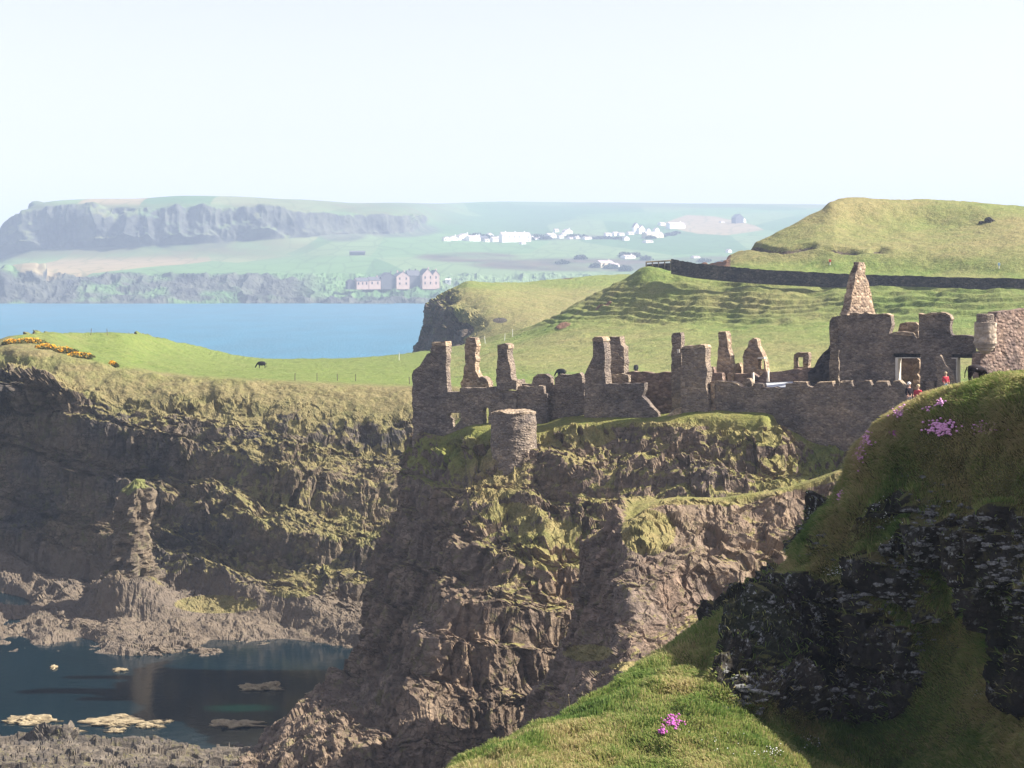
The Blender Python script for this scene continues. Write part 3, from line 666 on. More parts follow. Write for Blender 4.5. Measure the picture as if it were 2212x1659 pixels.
# ---- far coast
cols = [-900, -300, -60, 0, 30, 75, 110, 200, 300, 400, 500, 620, 740, 860, 950, 1100, 1300, 1500, 1700, 1900, 2300, 3000]
n_ = len(cols)
far_tb = [
 ([('z', -4)] * n_, L("5400 5400 3600 3500 3480 3500 3600 3700 3750 3750 3800 3800 4000 4600 5000 5600 5900 5900 5900 5900 5900 5900")),
 ([('z', -4)] * 2 + L("560 511 472 443 436 431 430 424 425 431 438 439 440 436 438 441 442 444 446 448"), L("5200 5200 3300 3260 3260 3280 3350 3400 3450 3450 3480 3500 3700 4300 4700 5200 5400 5400 5400 5400 5400 5400")),
 ([('z', -4)] * 2 + L("568 520 486 456 446 443 445 443 448 452 462 466 470 476 462 460 462 464 466 468"), L("5000 5000 3260 3200 3180 3170 3168 3168 3168 3178 3200 3230 3310 3420 4100 4400 4500 4500 4500 4500 4500 4500")),
 ([('z', -4)] * 2 + L("578 560 548 540 538 536 532 530 524 516 506 504 506 508 495 495 495 495 495 495"), L("4800 4800 3200 3150 3140 3130 3128 3128 3128 3138 3160 3195 3285 3400 3600 3800 3850 3850 3850 3850 3850 3850")),
 ([('z', -4)] * 2 + L("584 574 568 564 562 560 560 558 554 548 535 525 525 525 525 525 525 525 525 525"), L("4600 4600 3100 3060 3050 3050 3050 3040 3040 3040 3050 3080 3150 3250 3300 3400 3400 3400 3400 3400 3400 3400")),
 ([('z', -4)] * 2 + L("590 585 580 575 575 575 575 575 575 575 573 570 570 570 570 570 570 570 570 570"), L("4400 4400 2850 2800 2800 2800 2800 2800 2800 2800 2800 2820 2850 2880 2900 2900 2900 2900 2900 2900 2900 2900")),
 ([('z', -4)] * 2 + L("600 597 572 568 590 598 597 592 597 604 618 624 624 620 615 612 612 612 612 612"), L("4200 4200 2680 2650 2645 2640 2640 2640 2640 2640 2640 2640 2640 2650 2660 2680 2700 2700 2700 2700 2700 2700")),
 ([('z', -4)] * 2 + L("630 628 615 615 622 628 630 630 630 634 640 640 640 640 640 640 640 640 640 640"), L("4000 4000 2600 2590 2590 2590 2590 2590 2590 2590 2590 2590 2590 2590 2590 2600 2600 2600 2600 2600 2600 2600")),
 ([('z', 1)] * n_, L("3900 3900 2560 2555 2550 2550 2550 2550 2550 2550 2550 2550 2550 2550 2550 2550 2550 2550 2550 2550 2550 2550")),
 ([('z', -5)] * n_, L("3800 3800 2500 2500 2490 2490 2490 2490 2490 2490 2490 2490 2490 2490 2490 2490 2490 2490 2490 2490 2490 2490")),
]
P0 = sheet_points(rows_from(cols, far_tb), 2.0)
n0 = grid_normals(P0); vx, vy = proj(P0)
cliff = 1 - sstep(0.55, 0.85, n0[..., 2])
# gullied big cliff on the left, low crags along the shore
gul = ridge(P0 / np.array([95, 95, 260]), 4, 120)
PF = P0 + n0 * (cliff * (30 * gul + 16 * fbm(P0 / 40, 4, 121)) + (1 - cliff) * 3 * fbm(P0 / 260, 3, 122))[..., None] * (sstep(-200, -40, vx) * np.maximum(np.maximum(sstep(700, 560, vx), 0.4 * sstep(960, 880, vx)), 0.12) * (0.12 + 0.88 * sstep(2, 18, vy - np.interp(vx, [0, 30, 75, 110, 200, 400, 740], [511, 472, 443, 436, 431, 424, 438]))))[..., None]
PF = PF + (n0 * (sstep(660, 655, vy) * sstep(588, 600, vy) * (9 * ridge(P0 / np.array([30, 30, 40]), 4, 123)))[..., None])
nzf = grid_normals(PF)[..., 2]
rock = np.clip(sstep(0.75, 0.45, nzf + 0.2 * fbm(P0 / 60, 3, 124)) + 0.7 * sstep(700, 500, vx) * sstep(445, 455, vy) * sstep(556, 520, vy) * sstep(0.0, 0.35, fbm(P0 / np.array([50, 50, 120]), 4, 131)), 0, 1)
shoreband = sstep(592, 606, vy + 8 * fbm(P0 / 90, 3, 125)) * sstep(730, 620, vx) 
shoreband = np.maximum(shoreband, sstep(642, 650, vy))
scar2 = np.maximum(blob(vx, vy, 860, 497, 90, 16), blob(vx, vy, 740, 500, 60, 22))
rock = np.clip(np.maximum(np.maximum(rock, shoreband * sstep(-0.45, 0.0, fbm(P0 / 45, 3, 126) + 0.1)), 0.8 * scar2), 0, 1)
M['far'] = None
m, nt, p = newmat('far_country')
v2 = pos(nt, (1 / 210., 1 / 520., 0))
vo = N(nt, "ShaderNodeTexVoronoi"); vo.inputs["Scale"].default_value = 1.0; nt.links.new(v2, vo.inputs["Vector"])
sp = N(nt, "ShaderNodeSeparateColor"); nt.links.new(vo.outputs["Color"], sp.inputs[0])
fld = ramp(nt, sp.outputs[0], [(0.0, (0.07, 0.135, 0.055)), (0.35, (0.10, 0.175, 0.07)), (0.6, (0.125, 0.185, 0.08)), (0.8, (0.17, 0.19, 0.095)), (0.93, (0.24, 0.19, 0.11))], 'CONSTANT')
vd = N(nt, "ShaderNodeTexVoronoi", feature='DISTANCE_TO_EDGE'); nt.links.new(v2, vd.inputs["Vector"])
hedge = ramp(nt, vd.outputs["Distance"], [(0.0, (1, 1, 1)), (0.03, (1, 1, 1)), (0.05, (0, 0, 0))])
fld = mix(nt, math_n(nt, 'MULTIPLY', hedge, 0.4), fld, (0.05, 0.08, 0.035))
nf = noise_n(nt, pos(nt), 0.012, 4, .65)
fld = mix(nt, 0.4, fld, ramp(nt, nf, [(0.3, (0.75, 0.75, 0.7)), (0.7, (1.2, 1.2, 1.2))]), 'MULTIPLY')
moor = mix(nt, ramp(nt, nf, [(0.4, (0, 0, 0)), (0.6, (1, 1, 1))]), (0.10, 0.10, 0.055), (0.09, 0.135, 0.06))
fld = mix(nt, attr(nt, "mo").outputs["Fac"], fld, moor)
nr = noise_n(nt, pos(nt), 0.03, 5, .7)
rkc = mix(nt, ramp(nt, nr, [(0.35, (0, 0, 0)), (0.65, (1, 1, 1))]), (0.025, 0.028, 0.035), (0.10, 0.105, 0.085))
col = mix(nt, attr(nt, "rk").outputs["Fac"], fld, rkc)
wood = ramp(nt, noise_n(nt, pos(nt), 0.02, 4, .7), [(0.3, (0.04, 0.045, 0.03)), (0.7, (0.11, 0.085, 0.06))])
col = mix(nt, attr(nt, "wd").outputs["Fac"], col, wood)
nt.links.new(col, p.inputs["Base Color"])
M['far'] = m
mo = sstep(500, 470, vy + 8 * fbm(P0 / 150, 3, 127)) * sstep(400, 800, vx) * sstep(1050, 900, vx) * 0.8
mo = np.maximum(mo, 0.7 * sstep(452, 446, vy) * sstep(1000, 1400, vx)); mo = np.maximum(mo, 0.85 * sstep(760, 560, vx) * sstep(565, 550, vy) * sstep(434, 446, vy))
mo = mo * sstep(0, 1, 2) ; mo = np.maximum(mo, 0.6 * cliff * sstep(0.1, -0.2, fbm(P0 / 80, 3, 128)))
wd = np.maximum(blob(vx, vy, 1010, 556, 110, 11), blob(vx, vy, 1260, 572, 240, 14))
wd = np.maximum(wd, 0.8 * blob(vx, vy, 1200, 512, 140, 6)); wd = np.maximum(wd, 0.8 * blob(vx, vy, 1560, 562, 120, 8))
wd = np.clip(wd * (0.8 + 0.8 * fbm(P0 / 60, 3, 129)), 0, 1)
o = grid_mesh('far_coast', PF, M['far'], {'rk': rock, 'mo': mo, 'wd': wd})
tag(o, kind='structure'); BV['far'] = bvh_of(PF)

# ---- water
def water_mat(name, base, rough, sc, strength, dist, spec=0.5, ior=1.33):
    m, nt, p = newmat(name)
    v = pos(nt, sc); n = noise_n(nt, v, 1.0, 6, .6)
    n2 = noise_n(nt, pos(nt, (sc[0] * .06, sc[1] * .06, 1)), 1.0, 3, .5)
    nt.links.new(mix(nt, ramp(nt, n2, [(0.35, (0, 0, 0)), (0.65, (1, 1, 1))]), base, tuple(c * 1.25 for c in base)), p.inputs["Base Color"])
    p.inputs["Roughness"].default_value = rough; p.inputs["IOR"].default_value = ior; p.inputs["Specular IOR Level"].default_value = spec
    if name == 'inlet_water':      # a sandy shallow shows green through the water
        g_ = N(nt, "ShaderNodeNewGeometry"); sh = W(520, 1530, 170); mp = N(nt, "ShaderNodeMapping"); mp.inputs["Location"].default_value = (-sh[0] / 5.5, -170 / 2.6, 0); mp.inputs["Scale"].default_value = (1 / 5.5, 1 / 2.6, 0)
        nt.links.new(g_.outputs["Position"], mp.inputs[0]); ln_ = N(nt, "ShaderNodeVectorMath", operation='LENGTH'); nt.links.new(mp.outputs[0], ln_.inputs[0])
        fac = ramp(nt, math_n(nt, 'ADD', ln_.outputs["Value"], math_n(nt, 'MULTIPLY', n, 0.5)), [(0.55, (1, 1, 1)), (1.25, (0, 0, 0))])
        old = p.inputs["Base Color"].links[0].from_socket
        nt.links.new(mix(nt, fac, old, (0.005, 0.10, 0.06)), p.inputs["Base Color"])
    bump(nt, p, n, strength, dist); return m
def quad(name, x0, x1, y0, y1, z, mat, nx=1, ny=1):
    X, Y = np.meshgrid(np.linspace(x0, x1, nx + 1), np.linspace(y0, y1, ny + 1)); P = np.stack([X, Y, X * 0 + z], -1)
    idx = np.arange(P[..., 0].size).reshape(X.shape)
    f = np.stack([idx[:-1, :-1], idx[:-1, 1:], idx[1:, 1:], idx[1:, :-1]], -1).reshape(-1, 4)
    return mesh_np(name, P.reshape(-1, 3), f, mat)
M['sea'] = water_mat('sea_water', (0.018, 0.115, 0.18), 0.35, (0.5, 0.16, 1), 1.0, 1.2, 0.35)
M['inlet'] = water_mat('inlet_water', (0.003, 0.012, 0.018), 0.06, (0.9, 0.9, 1), 0.22, 0.10, 0.5)
o = quad('sea', -9000, 9000, 300, 9000, 0.0, M['sea'], 4, 4); tag(o, kind='structure')
o = quad('inlet_water', -400, 400, -200, 299.9, 0.0, M['inlet'], 4, 4); tag(o, kind='structure')
# ------------------------------------------------------------------ masonry
M['stone'] = stone_mat('basalt_masonry', (0.148, 0.128, 0.118), (0.20, 0.176, 0.158), (0.25, 0.222, 0.195), 0.27, 0.2)
M['stone_pale'] = stone_mat('pale_masonry', (0.19, 0.15, 0.12), (0.29, 0.235, 0.185), (0.39, 0.32, 0.25), 0.38, 0.5)
M['stone_pink'] = stone_mat('reddish_masonry', (0.15, 0.115, 0.105), (0.20, 0.155, 0.14), (0.26, 0.205, 0.18), 0.42, 0.2)
M['dressed'] = stone_mat('dressed_turret_stone', (0.30, 0.27, 0.235), (0.36, 0.325, 0.28), (0.42, 0.38, 0.33), 0.6, 0.1)
M['coping'] = stone_mat('coping_rubble', (0.24, 0.20, 0.15), (0.34, 0.28, 0.22), (0.42, 0.36, 0.28), 0.3, 0.5)
M['dark_wall'] = stone_mat('dark_field_wall', (0.035, 0.036, 0.045), (0.055, 0.055, 0.065), (0.085, 0.08, 0.085), 0.5, 0.06)
M['slate'] = flat_mat('weathered_slate', (0.50, 0.52, 0.54), 0.1, 2)
M['lintel'] = flat_mat('dressed_sandstone', (0.62, 0.56, 0.47), 0.1, 4)
PSI = math.radians(25)
ORG = np.array([-10.2, 192.0]) * KS
def z3(s): return [(0.8847 * (960 + a_ / 3.687), 0.8847 * (780 + b_ / 3.687)) for a_, b_ in _p(s)]
def z4(s): return [(0.8847 * (1500 + a_ / 3.687), 0.8847 * (780 + b_ / 3.687)) for a_, b_ in _p(s)]
def z5(s): return [(0.8847 * (1950 + a_ / 4.022), 0.8847 * (600 + b_ / 4.022)) for a_, b_ in _p(s)]
def _p(s): return [tuple(float(q) for q in t.split(',')) for t in s.split()]

def inside(px, py, poly):
    c = np.zeros(px.shape, bool); n = len(poly)
    for i in range(n):
        x1, y1 = poly[i]; x2, y2 = poly[(i + 1) % n]
        if y1 == y2: continue
        m_ = ((y1 > py) != (y2 > py)) & (px < (x2 - x1) * (py - y1) / (y2 - y1) + x1)
        c ^= m_
    return c

def slab(name, outline, ofs=0.0, thick=1.2, mat='stone', parent=None, holes=(), psi=PSI, org=None, rag=0.08, seed=0, rough=0.07, top_only=None, step=0.45):
    """a ruined wall: outline traced once in the wall's own vertical plane, given real thickness and rough stone faces"""
    org = ORG if org is None else np.array(org, float)
    nx, ny = -math.sin(psi), -math.cos(psi)
    ux, uy = math.cos(psi), -math.sin(psi)
    o = org - ofs * np.array([nx, ny])
    def to_uv(vx, vy):
        dx = (vx - 1106) / FV
        t = (o[0] * nx + o[1] * ny) / (dx * nx + ny)
        return ((dx * t - o[0]) * ux + (t - o[1]) * uy, CAMZ - (vy - HZ) / FV * t)
    r = random.Random(seed * 31 + len(outline))
    loops = []
    for li, lp in enumerate([outline] + list(holes)):
        uv = [to_uv(*q) for q in lp]; out = []
        for i in range(len(uv)):
            a_, b_ = uv[i], uv[(i + 1) % len(uv)]
            n = max(1, int(math.hypot(b_[0] - a_[0], b_[1] - a_[1]) / step))
            for q in range(n):
                t = q / n; g = rag * (1.0 if q else 0.3) * (0.35 if li else 1)
                out.append((a_[0] + (b_[0] - a_[0]) * t + r.uniform(-g, g), a_[1] + (b_[1] - a_[1]) * t + r.uniform(-g, g)))
        loops.append(out)
    vs, ed = [], []
    for lp in loops:
        k = len(vs); vs += lp; ed += [(k + i, k + (i + 1) % len(lp)) for i in range(len(lp))]
    us = [q[0] for q in loops[0]]; zs = [q[1] for q in loops[0]]
    gs = max(0.5, math.sqrt((max(us) - min(us)) * (max(zs) - min(zs)) / 2600))
    GX, GZ = np.meshgrid(np.arange(min(us), max(us), gs), np.arange(min(zs), max(zs), gs))
    GX = GX + np.random.default_rng(seed).uniform(-.2, .2, GX.shape) * gs; GZ = GZ + np.random.default_rng(seed + 1).uniform(-.2, .2, GZ.shape) * gs
    ok = inside(GX, GZ, loops[0])
    for h in loops[1:]: ok &= ~inside(GX, GZ, h)
    vs += list(zip(GX[ok].tolist(), GZ[ok].tolist()))
    res = delaunay_2d_cdt([Vector(q) for q in vs], ed, [], 0, 1e-4)
    V2 = np.array([tuple(q) for q in res[0]]); T = np.array([tuple(f) for f in res[2] if len(f) == 3])
    cx = V2[T].mean(1); ok = inside(cx[:, 0], cx[:, 1], loops[0])
    for h in loops[1:]: ok &= ~inside(cx[:, 0], cx[:, 1], h)
    T = T[ok]
    A = V2[T]; ar = (A[:, 1, 0] - A[:, 0, 0]) * (A[:, 2, 1] - A[:, 0, 1]) - (A[:, 1, 1] - A[:, 0, 1]) * (A[:, 2, 0] - A[:, 0, 0])
    T[ar < 0] = T[ar < 0][:, ::-1]
    used = np.unique(T); mp = -np.ones(len(V2), int); mp[used] = np.arange(len(used)); T = mp[T]; V2 = V2[used]; n = len(V2)
    E = np.concatenate([T[:, [0, 1]], T[:, [1, 2]], T[:, [2, 0]]])
    key = {}
    for a_, b_ in E.tolist(): key[(a_, b_)] = 1
    B = np.array([q for q in key if (q[1], q[0]) not in key])
    def world(dp):
        x = o[0] + V2[:, 0] * ux - dp * nx; y = o[1] + V2[:, 0] * uy - dp * ny
        return np.stack([x, y, V2[:, 1]], -1)
    thick = thick * 0.62
    lay = max(2, int(thick / 0.5)); VV = []
    for q in range(lay + 1):
        Wd = world(np.full(n, thick * q / lay))
        if q in (0, lay):
            c_, _ = cell(Wd / np.array([.45, .45, .3]), seed + 2)
            g = rough * c_ + 0.08 * fbm(Wd / 2.5, 2, seed)
            Wd = world(np.full(n, thick * q / lay) + g)
        else:
            Wd = Wd + 0.25 * min(rag, .15) * np.stack([fbm(Wd * 3.1, 2, 3), fbm(Wd * 3.1, 2, 4), fbm(Wd * 3.1, 2, 5)], -1)
        VV.append(Wd)
    F3 = np.concatenate([T, T[:, ::-1] + lay * n])
    F4 = np.concatenate([np.stack([B[:, 1] + q * n, B[:, 0] + q * n, B[:, 0] + (q + 1) * n, B[:, 1] + (q + 1) * n], -1) for q in range(lay)])
    return mesh_np(name, np.concatenate(VV), [F3, F4], M[mat], parent)

def ruin(name, label, cat, group=None):
    t = empty(name, (ORG[0], ORG[1], 24)); tag(t, label, cat, group); return t
def adopt(t, *obs):
    for o_ in obs:
        o_.parent = t; o_.matrix_parent_inverse = t.matrix_basis.inverted() if False else __import__('mathutils').Matrix.Translation(-t.location)

# 1 tall gabled range at the left end
t = ruin('ruined_range', 'tall ruined range with stepped left gable, left of the round tower', 'castle ruin')
adopt(t, slab('wall', z3("172,1150 172,500 180,460 235,420 265,370 300,310 330,298 478,298 474,420 482,590 488,655 600,655 600,620 930,612 930,640 1108,640 1108,985 700,1030 500,1100 300,1160"),
              0, 1.5, holes=[z3("482,850 520,842 605,840 605,905 560,960 520,990 515,900 482,880"), z3("805,795 858,795 858,985 805,985")], seed=1),
      slab('chimney', z3("332,296 345,240 350,208 465,203 475,225 476,296"), -0.1, 1.8, seed=2),
      slab('chimney', z3("930,638 925,450 938,440 940,232 1032,228 1037,370 1050,400 1052,500 1066,540 1106,552 1108,638"), -0.1, 1.9, seed=3),
      slab('cap', z3("346,240 350,203 467,199 473,236"), -0.2, 2.0, 'coping', seed=4), slab('cap', z3("938,262 940,230 1000,215 1034,228 1036,262"), -0.2, 2.1, 'coping', seed=5))
# gorse-yellow masonry seen through the window
o = slab('chimney_stack', z3("600,760 605,575 625,545 630,430 645,400 652,300 648,210 650,180 665,165 735,165 743,190 740,310 735,400 745,470 770,520 800,515 830,525 857,560 862,760"), 7, 1.6, 'stone_pale', seed=6, rag=0.16)
tag(o, 'crumbling pale free-standing chimney with a rounded cap, second tall stack from the left', 'chimney', 'free-standing chimneys of the castle')
# 3 middle range
t = ruin('ruined_range', 'low ruined range with broken wall tops between the round tower and the bottle-shaped chimney', 'castle ruin')
adopt(t, slab('wall', z3("1110,1020 1110,545 1150,540 1160,580 1250,580 1260,520 1300,492 1370,490 1412,520 1418,590 1455,588 1455,535 1500,490 1560,500 1680,480 1700,510 1705,570 1722,570 1722,960 1500,960 1300,1000"), 1.4, 1.2, seed=7,
              holes=[z3("1185,765 1200,745 1262,742 1265,770 1225,800 1190,790")]),
      slab('low_wall', z3("1112,1000 1112,608 1135,600 1350,603 1360,668 1384,670 1384,970 1250,990"), 0.2, 1.0, seed=8))
t = ruin('ruined_chimney', 'wide-shouldered bottle-shaped stone chimney in the middle of the castle front', 'chimney', 'attached chimneys of the castle')
adopt(t, slab('wall', z3("1722,940 1722,500 1740,450 1775,390 1795,330 1797,200 1893,200 1905,400 1912,740 1906,940"), -0.1, 2.4, seed=9),
      slab('cap', z3("1795,198 1797,172 1815,158 1880,158 1893,175 1895,198"), -0.2, 2.6, 'coping', seed=10))
t = ruin('niche_tower', 'squat ruined stack with a pale arched niche scar, right behind the bottle-shaped chimney', 'castle ruin')
adopt(t, slab('wall', z3("1918,640 1930,480 1935,300 1940,165 1960,155 2040,155 2050,230 2075,250 2080,470 2080,640"), 6, 2.0, seed=11),
      slab('niche_moulding', z3("1940,330 1945,305 1965,292 2000,290 2025,305 2035,330 2062,345 2060,352 2030,340 2018,318 1998,302 1968,302 1952,318 1948,335"), 5.88, 0.3, 'coping', seed=12, rag=0.03))
o = slab('ruined_wall', z4("-90,960 -90,582 -60,578 272,570 272,640 245,690 285,728 320,775 350,800 385,840 392,960"), -0.4, 1.3, seed=13)
tag(o, 'square-topped wall stub with a ragged rubble right end, just right of the bottle-shaped chimney', 'wall')
o = slab('ruined_wall', z4("-95,960 -80,500 80,490 120,474 165,468 300,474 400,482 440,470 600,472 600,960"), 4, 1.2, 'stone_pink', seed=14)
tag(o, 'long level-topped back wall between the niche stack and the thin tall pillar', 'wall')
o = slab('ruined_wall', z4("-60,600 -55,530 -20,495 60,488 125,505 128,560 100,600"), 2.0, 1.0, 'coping', seed=15)
tag(o, 'small lichened arch remnant above the square-topped wall stub', 'wall')
o = slab('ruined_wall', z4("478,960 480,870 500,838 560,800 600,790 600,960"), -1.0, 0.8, 'coping', seed=16)
tag(o, 'low pale wall fragment at the grass edge left of the broad square pillar', 'wall')
t = ruin('stone_pillar', 'thin tall stone pillar with a white patch, close to the left of the broad square pillar', 'pillar')
adopt(t, slab('shaft', z4("515,960 515,150 530,122 590,118 600,150 607,480 607,960"), 2.2, 1.6, seed=17),
      slab('plaster_patch', z4("560,270 585,268 588,300 565,305"), 2.12, 0.15, 'lintel', seed=18, rag=0.02))
t = ruin('square_pillar', 'broad square stone pillar with a flat top, widest stack in the castle front', 'pillar')
adopt(t, slab('shaft', z4("600,960 600,265 822,258 832,650 846,720 852,960"), -0.7, 2.4, seed=19),
      slab('cap', z4("598,264 605,250 640,236 810,232 822,256"), -0.8, 2.5, 'coping', seed=20))
o = slab('chimney_stack', z4("880,640 895,480 915,470 920,380 932,280 928,122 945,112 1000,112 1012,132 1015,260 1040,330 1058,440 1066,620 1040,600 1015,480 990,600"), 9, 2.0, 'stone_pale', seed=21, rag=0.15)
tag(o, 'slender tapering chimney with forked base, right of the broad square pillar', 'chimney', 'free-standing chimneys of the castle')
t = ruin('gable_ruin', 'pointed rubble gable with a small white-linteled window behind the curtain wall', 'castle ruin')
adopt(t, slab('wall', z4("1148,640 1158,380 1175,280 1200,250 1210,195 1250,170 1280,178 1290,240 1330,300 1350,350 1360,440 1365,640"), 10, 1.8, 'stone_pale', seed=22, rag=0.16, holes=[z4("1298,358 1346,356 1348,448 1298,452")]),
      slab('lintel', z4("1292,340 1350,338 1350,354 1292,356"), 9.85, 0.6, 'lintel', seed=23, rag=0.02))
o = slab('ruined_wall', z4("1070,620 1072,480 1085,400 1128,388 1146,485 1148,620"), 11, 1.2, 'stone_pale', seed=24)
tag(o, 'small pale wall stub between the forked chimney and the pointed gable', 'wall')
o = slab('window_stub', z4("1608,560 1620,315 1650,296 1742,296 1750,330 1752,560"), 12, 1.4, 'stone_pale', seed=25, holes=[z4("1635,340 1700,340 1700,430 1640,430")])
tag(o, 'isolated square stub with one empty window standing before the green field', 'castle ruin')
o = slab('ruined_wall', z4("842,760 842,432 890,430 900,480 972,480 980,560 1070,560 1080,490 1240,482 1300,520 1350,472 1500,466 1640,446 1780,438 1838,468 1862,525 1862,760"), 7, 1.1, 'stone_pink', seed=26)
tag(o, 'low reddish inner wall behind the battlements, from the forked chimney to the gatehouse', 'wall')
o = slab('ruined_wall', z4("1140,700 1150,570 1180,530 1215,530 1238,560 1240,700"), 3.5, 1.2, 'coping', seed=27)
tag(o, 'rounded pale rubble lump in the gap at the left end of the battlements', 'rubble')
for q, (a_, b_) in enumerate((("1238,480 1252,478 1256,640 1242,640", 'first thin white upright stone post behind the battlements, below the pointed gable'), ("1378,462 1390,460 1392,560 1372,560", 'thin white upright stone post at the right foot of the pointed gable'))):
    o = slab('stone_post', z4(a_), 5.5, 0.4, 'lintel', seed=28 + q, rag=0.03); tag(o, b_.replace('first ', ''), 'post')
# roof slab
cxy = W(1680, 822, 179); mb = MB()
c0 = W(1646, 838, 178.5 * KS); c1 = W(1711, 836, 176.8 * KS); c2 = W(1714, 824, 182.5 * KS); c3 = W(1658, 824, 185 * KS)
mb.hexa([tuple(q - np.array([0, 0, .3])) for q in (c0, c1, c2, c3)] + [tuple(q) for q in (c0, c1, c2, c3)])
t = empty('lean_to_roof', (0, 0, 0)); tag(t, 'pale flat slate roof showing above the left part of the battlements', 'roof')
mb.build('slate_sheet', M['slate'], t)
bx = MB(); 
for q in (c0, c1, c2, c3): bx.tube(tuple(q - np.array([0, 0, 3.5])), tuple(q - np.array([0, 0, .25])), .12, .12, 6)
bx.build('post', M['lintel'], t)

# curtain wall
t = ruin('curtain_wall', 'long dark curtain wall with worn battlements running right to the gatehouse', 'castle wall')
cw = z4("858,900 858,562 902,556 1060,565 1110,582 1142,612 1182,618 1250,600 1250,575 1340,580 1342,612 1400,616 1540,612 1545,578 1605,578 1608,565 1730,565 1742,600 1790,615 1828,570 1962,560 1972,600 2030,605 2036,560 2130,555 2150,603 2185,605") \
   + z5("590,1335 700,1327 726,1383 748,1383 762,1337 862,1337 880,1384 910,1380 932,1332 990,1327 1050,1390 1085,1430 1100,2100 700,2100 200,1950")
adopt(t, slab('wall', cw + z4("1560,1200 1400,1000 1320,900"), 0, 1.6, seed=30, rag=0.10),
      slab('door_jamb', z4("868,830 868,562 904,560 906,830"), -0.12, 0.5, 'stone_pale', seed=31, rag=0.06),
      slab('coping', z4("902,560 902,552 1060,562 1110,578 1142,606 1140,613 1108,588 1058,571"), -0.06, 1.75, 'coping', seed=32, rag=0.04),
      slab('coping', z4("1608,572 1608,561 1730,561 1730,572"), -0.06, 1.75, 'coping', seed=33, rag=0.04),
      slab('coping', z4("1828,578 1832,565 1962,556 1962,567"), -0.06, 1.75, 'coping', seed=34, rag=0.04),
      slab('coping', z4("2036,566 2036,555 2130,550 2130,561"), -0.06, 1.75, 'coping', seed=35, rag=0.04),
      slab('coping', z5("590,1343 590,1331 700,1323 700,1335"), -0.06, 1.75, 'coping', seed=36, rag=0.04),
      slab('coping', z5("762,1345 762,1333 862,1333 862,1345"), -0.06, 1.75, 'coping', seed=37, rag=0.04),
      slab('coping', z5("932,1340 932,1328 990,1323 1052,1386 1050,1398 985,1336"), -0.06, 1.75, 'coping', seed=38, rag=0.04))

# gatehouse
t = ruin('gatehouse', 'large ruined gatehouse with a tall pyramid gable at the castle right end', 'gatehouse')
g1 = slab('wall', z5("405,1600 400,1260 400,1030 385,1020 385,700 420,676 860,674 905,690 915,780 890,862 930,872 1100,872 1140,910 1180,905 1180,678 1440,672 1480,690 1490,862 1520,882 1700,890 1725,900 1725,1600"),
          3.5, 1.8, holes=[z5("925,1060 1195,1060 1195,1560 965,1560 965,1100 925,1085"), z5("1505,1065 1730,1065 1722,1570 1552,1560 1552,1100 1505,1095")], seed=40)
adopt(t, g1,
      slab('lintel', z5("920,1045 1200,1045 1200,1098 920,1098"), 3.9, 1.2, 'dark_wall', seed=41, rag=0.03),  # dark block: the shade of the recess above the doorway, put into its colour
      slab('lintel', z5("1500,1055 1715,1055 1715,1100 1500,1100"), 3.9, 1.2, 'dark_wall', seed=42, rag=0.03),  # same recess shade as a dark colour, above the open arch
      slab('door_frame', z5("948,1105 948,1098 1200,1098 1200,1106 976,1108 972,1420 952,1420"), 3.4, 2.0, 'lintel', seed=43, rag=0.02),
      slab('door_frame', z5("1500,1108 1500,1101 1560,1101 1562,1420 1545,1420 1548,1110"), 3.4, 2.0, 'lintel', seed=44, rag=0.02),
      slab('mullion', z5("1130,1560 1128,1112 1160,1105 1188,1125 1192,1220 1160,1260 1190,1300 1195,1560"), 5.6, 1.0, 'stone_pale', seed=45, rag=0.12),
      slab('inner_wall', z5("880,1600 880,1040 1240,1040 1240,1600"), 10, 0.8, 'stone_pink', seed=46),
      slab('rear_wall', z5("965,1000 972,842 990,765 1050,752 1150,752 1178,782 1182,1000"), 9, 1.2, 'stone_pale', seed=47),
      slab('coping', z5("400,676 405,664 860,662 905,680 905,692 855,677"), 3.4, 2.0, 'coping', seed=48, rag=0.1),
      slab('coping', z5("1180,682 1180,664 1440,662 1480,684 1500,720 1492,740 1475,700 1440,682"), 3.4, 2.0, 'coping', seed=49, rag=0.1),
      slab('coping', z5("890,872 930,850 1000,846 1100,856 1120,880 1000,876"), 3.4, 2.0, 'coping', seed=50, rag=0.12),
      slab('left_turret', z5("300,1600 305,1000 305,740 330,700 392,690 392,1600"), 5.6, 2.0, seed=51),
      slab('buttress', z5("60,1600 90,1240 150,1190 190,1120 240,1050 290,1010 312,960 360,910 392,900 410,1030 430,1200 340,1255 312,1262 310,1320 330,1600"), 6.2, 3.0, 'dark_wall', seed=52, rag=0.18))  # buttress gets darker masonry than the walls: its shade is in the colour
def zz5(a_, b_, ofs):
    vx, vy = z5(f"{a_},{b_}")[0]; nx, ny = -math.sin(PSI), -math.cos(PSI); o_ = ORG - ofs * np.array([nx, ny])
    tt = (o_[0] * nx + o_[1] * ny) / ((vx - 1106) / FV * nx + ny); return W(vx, vy, tt)
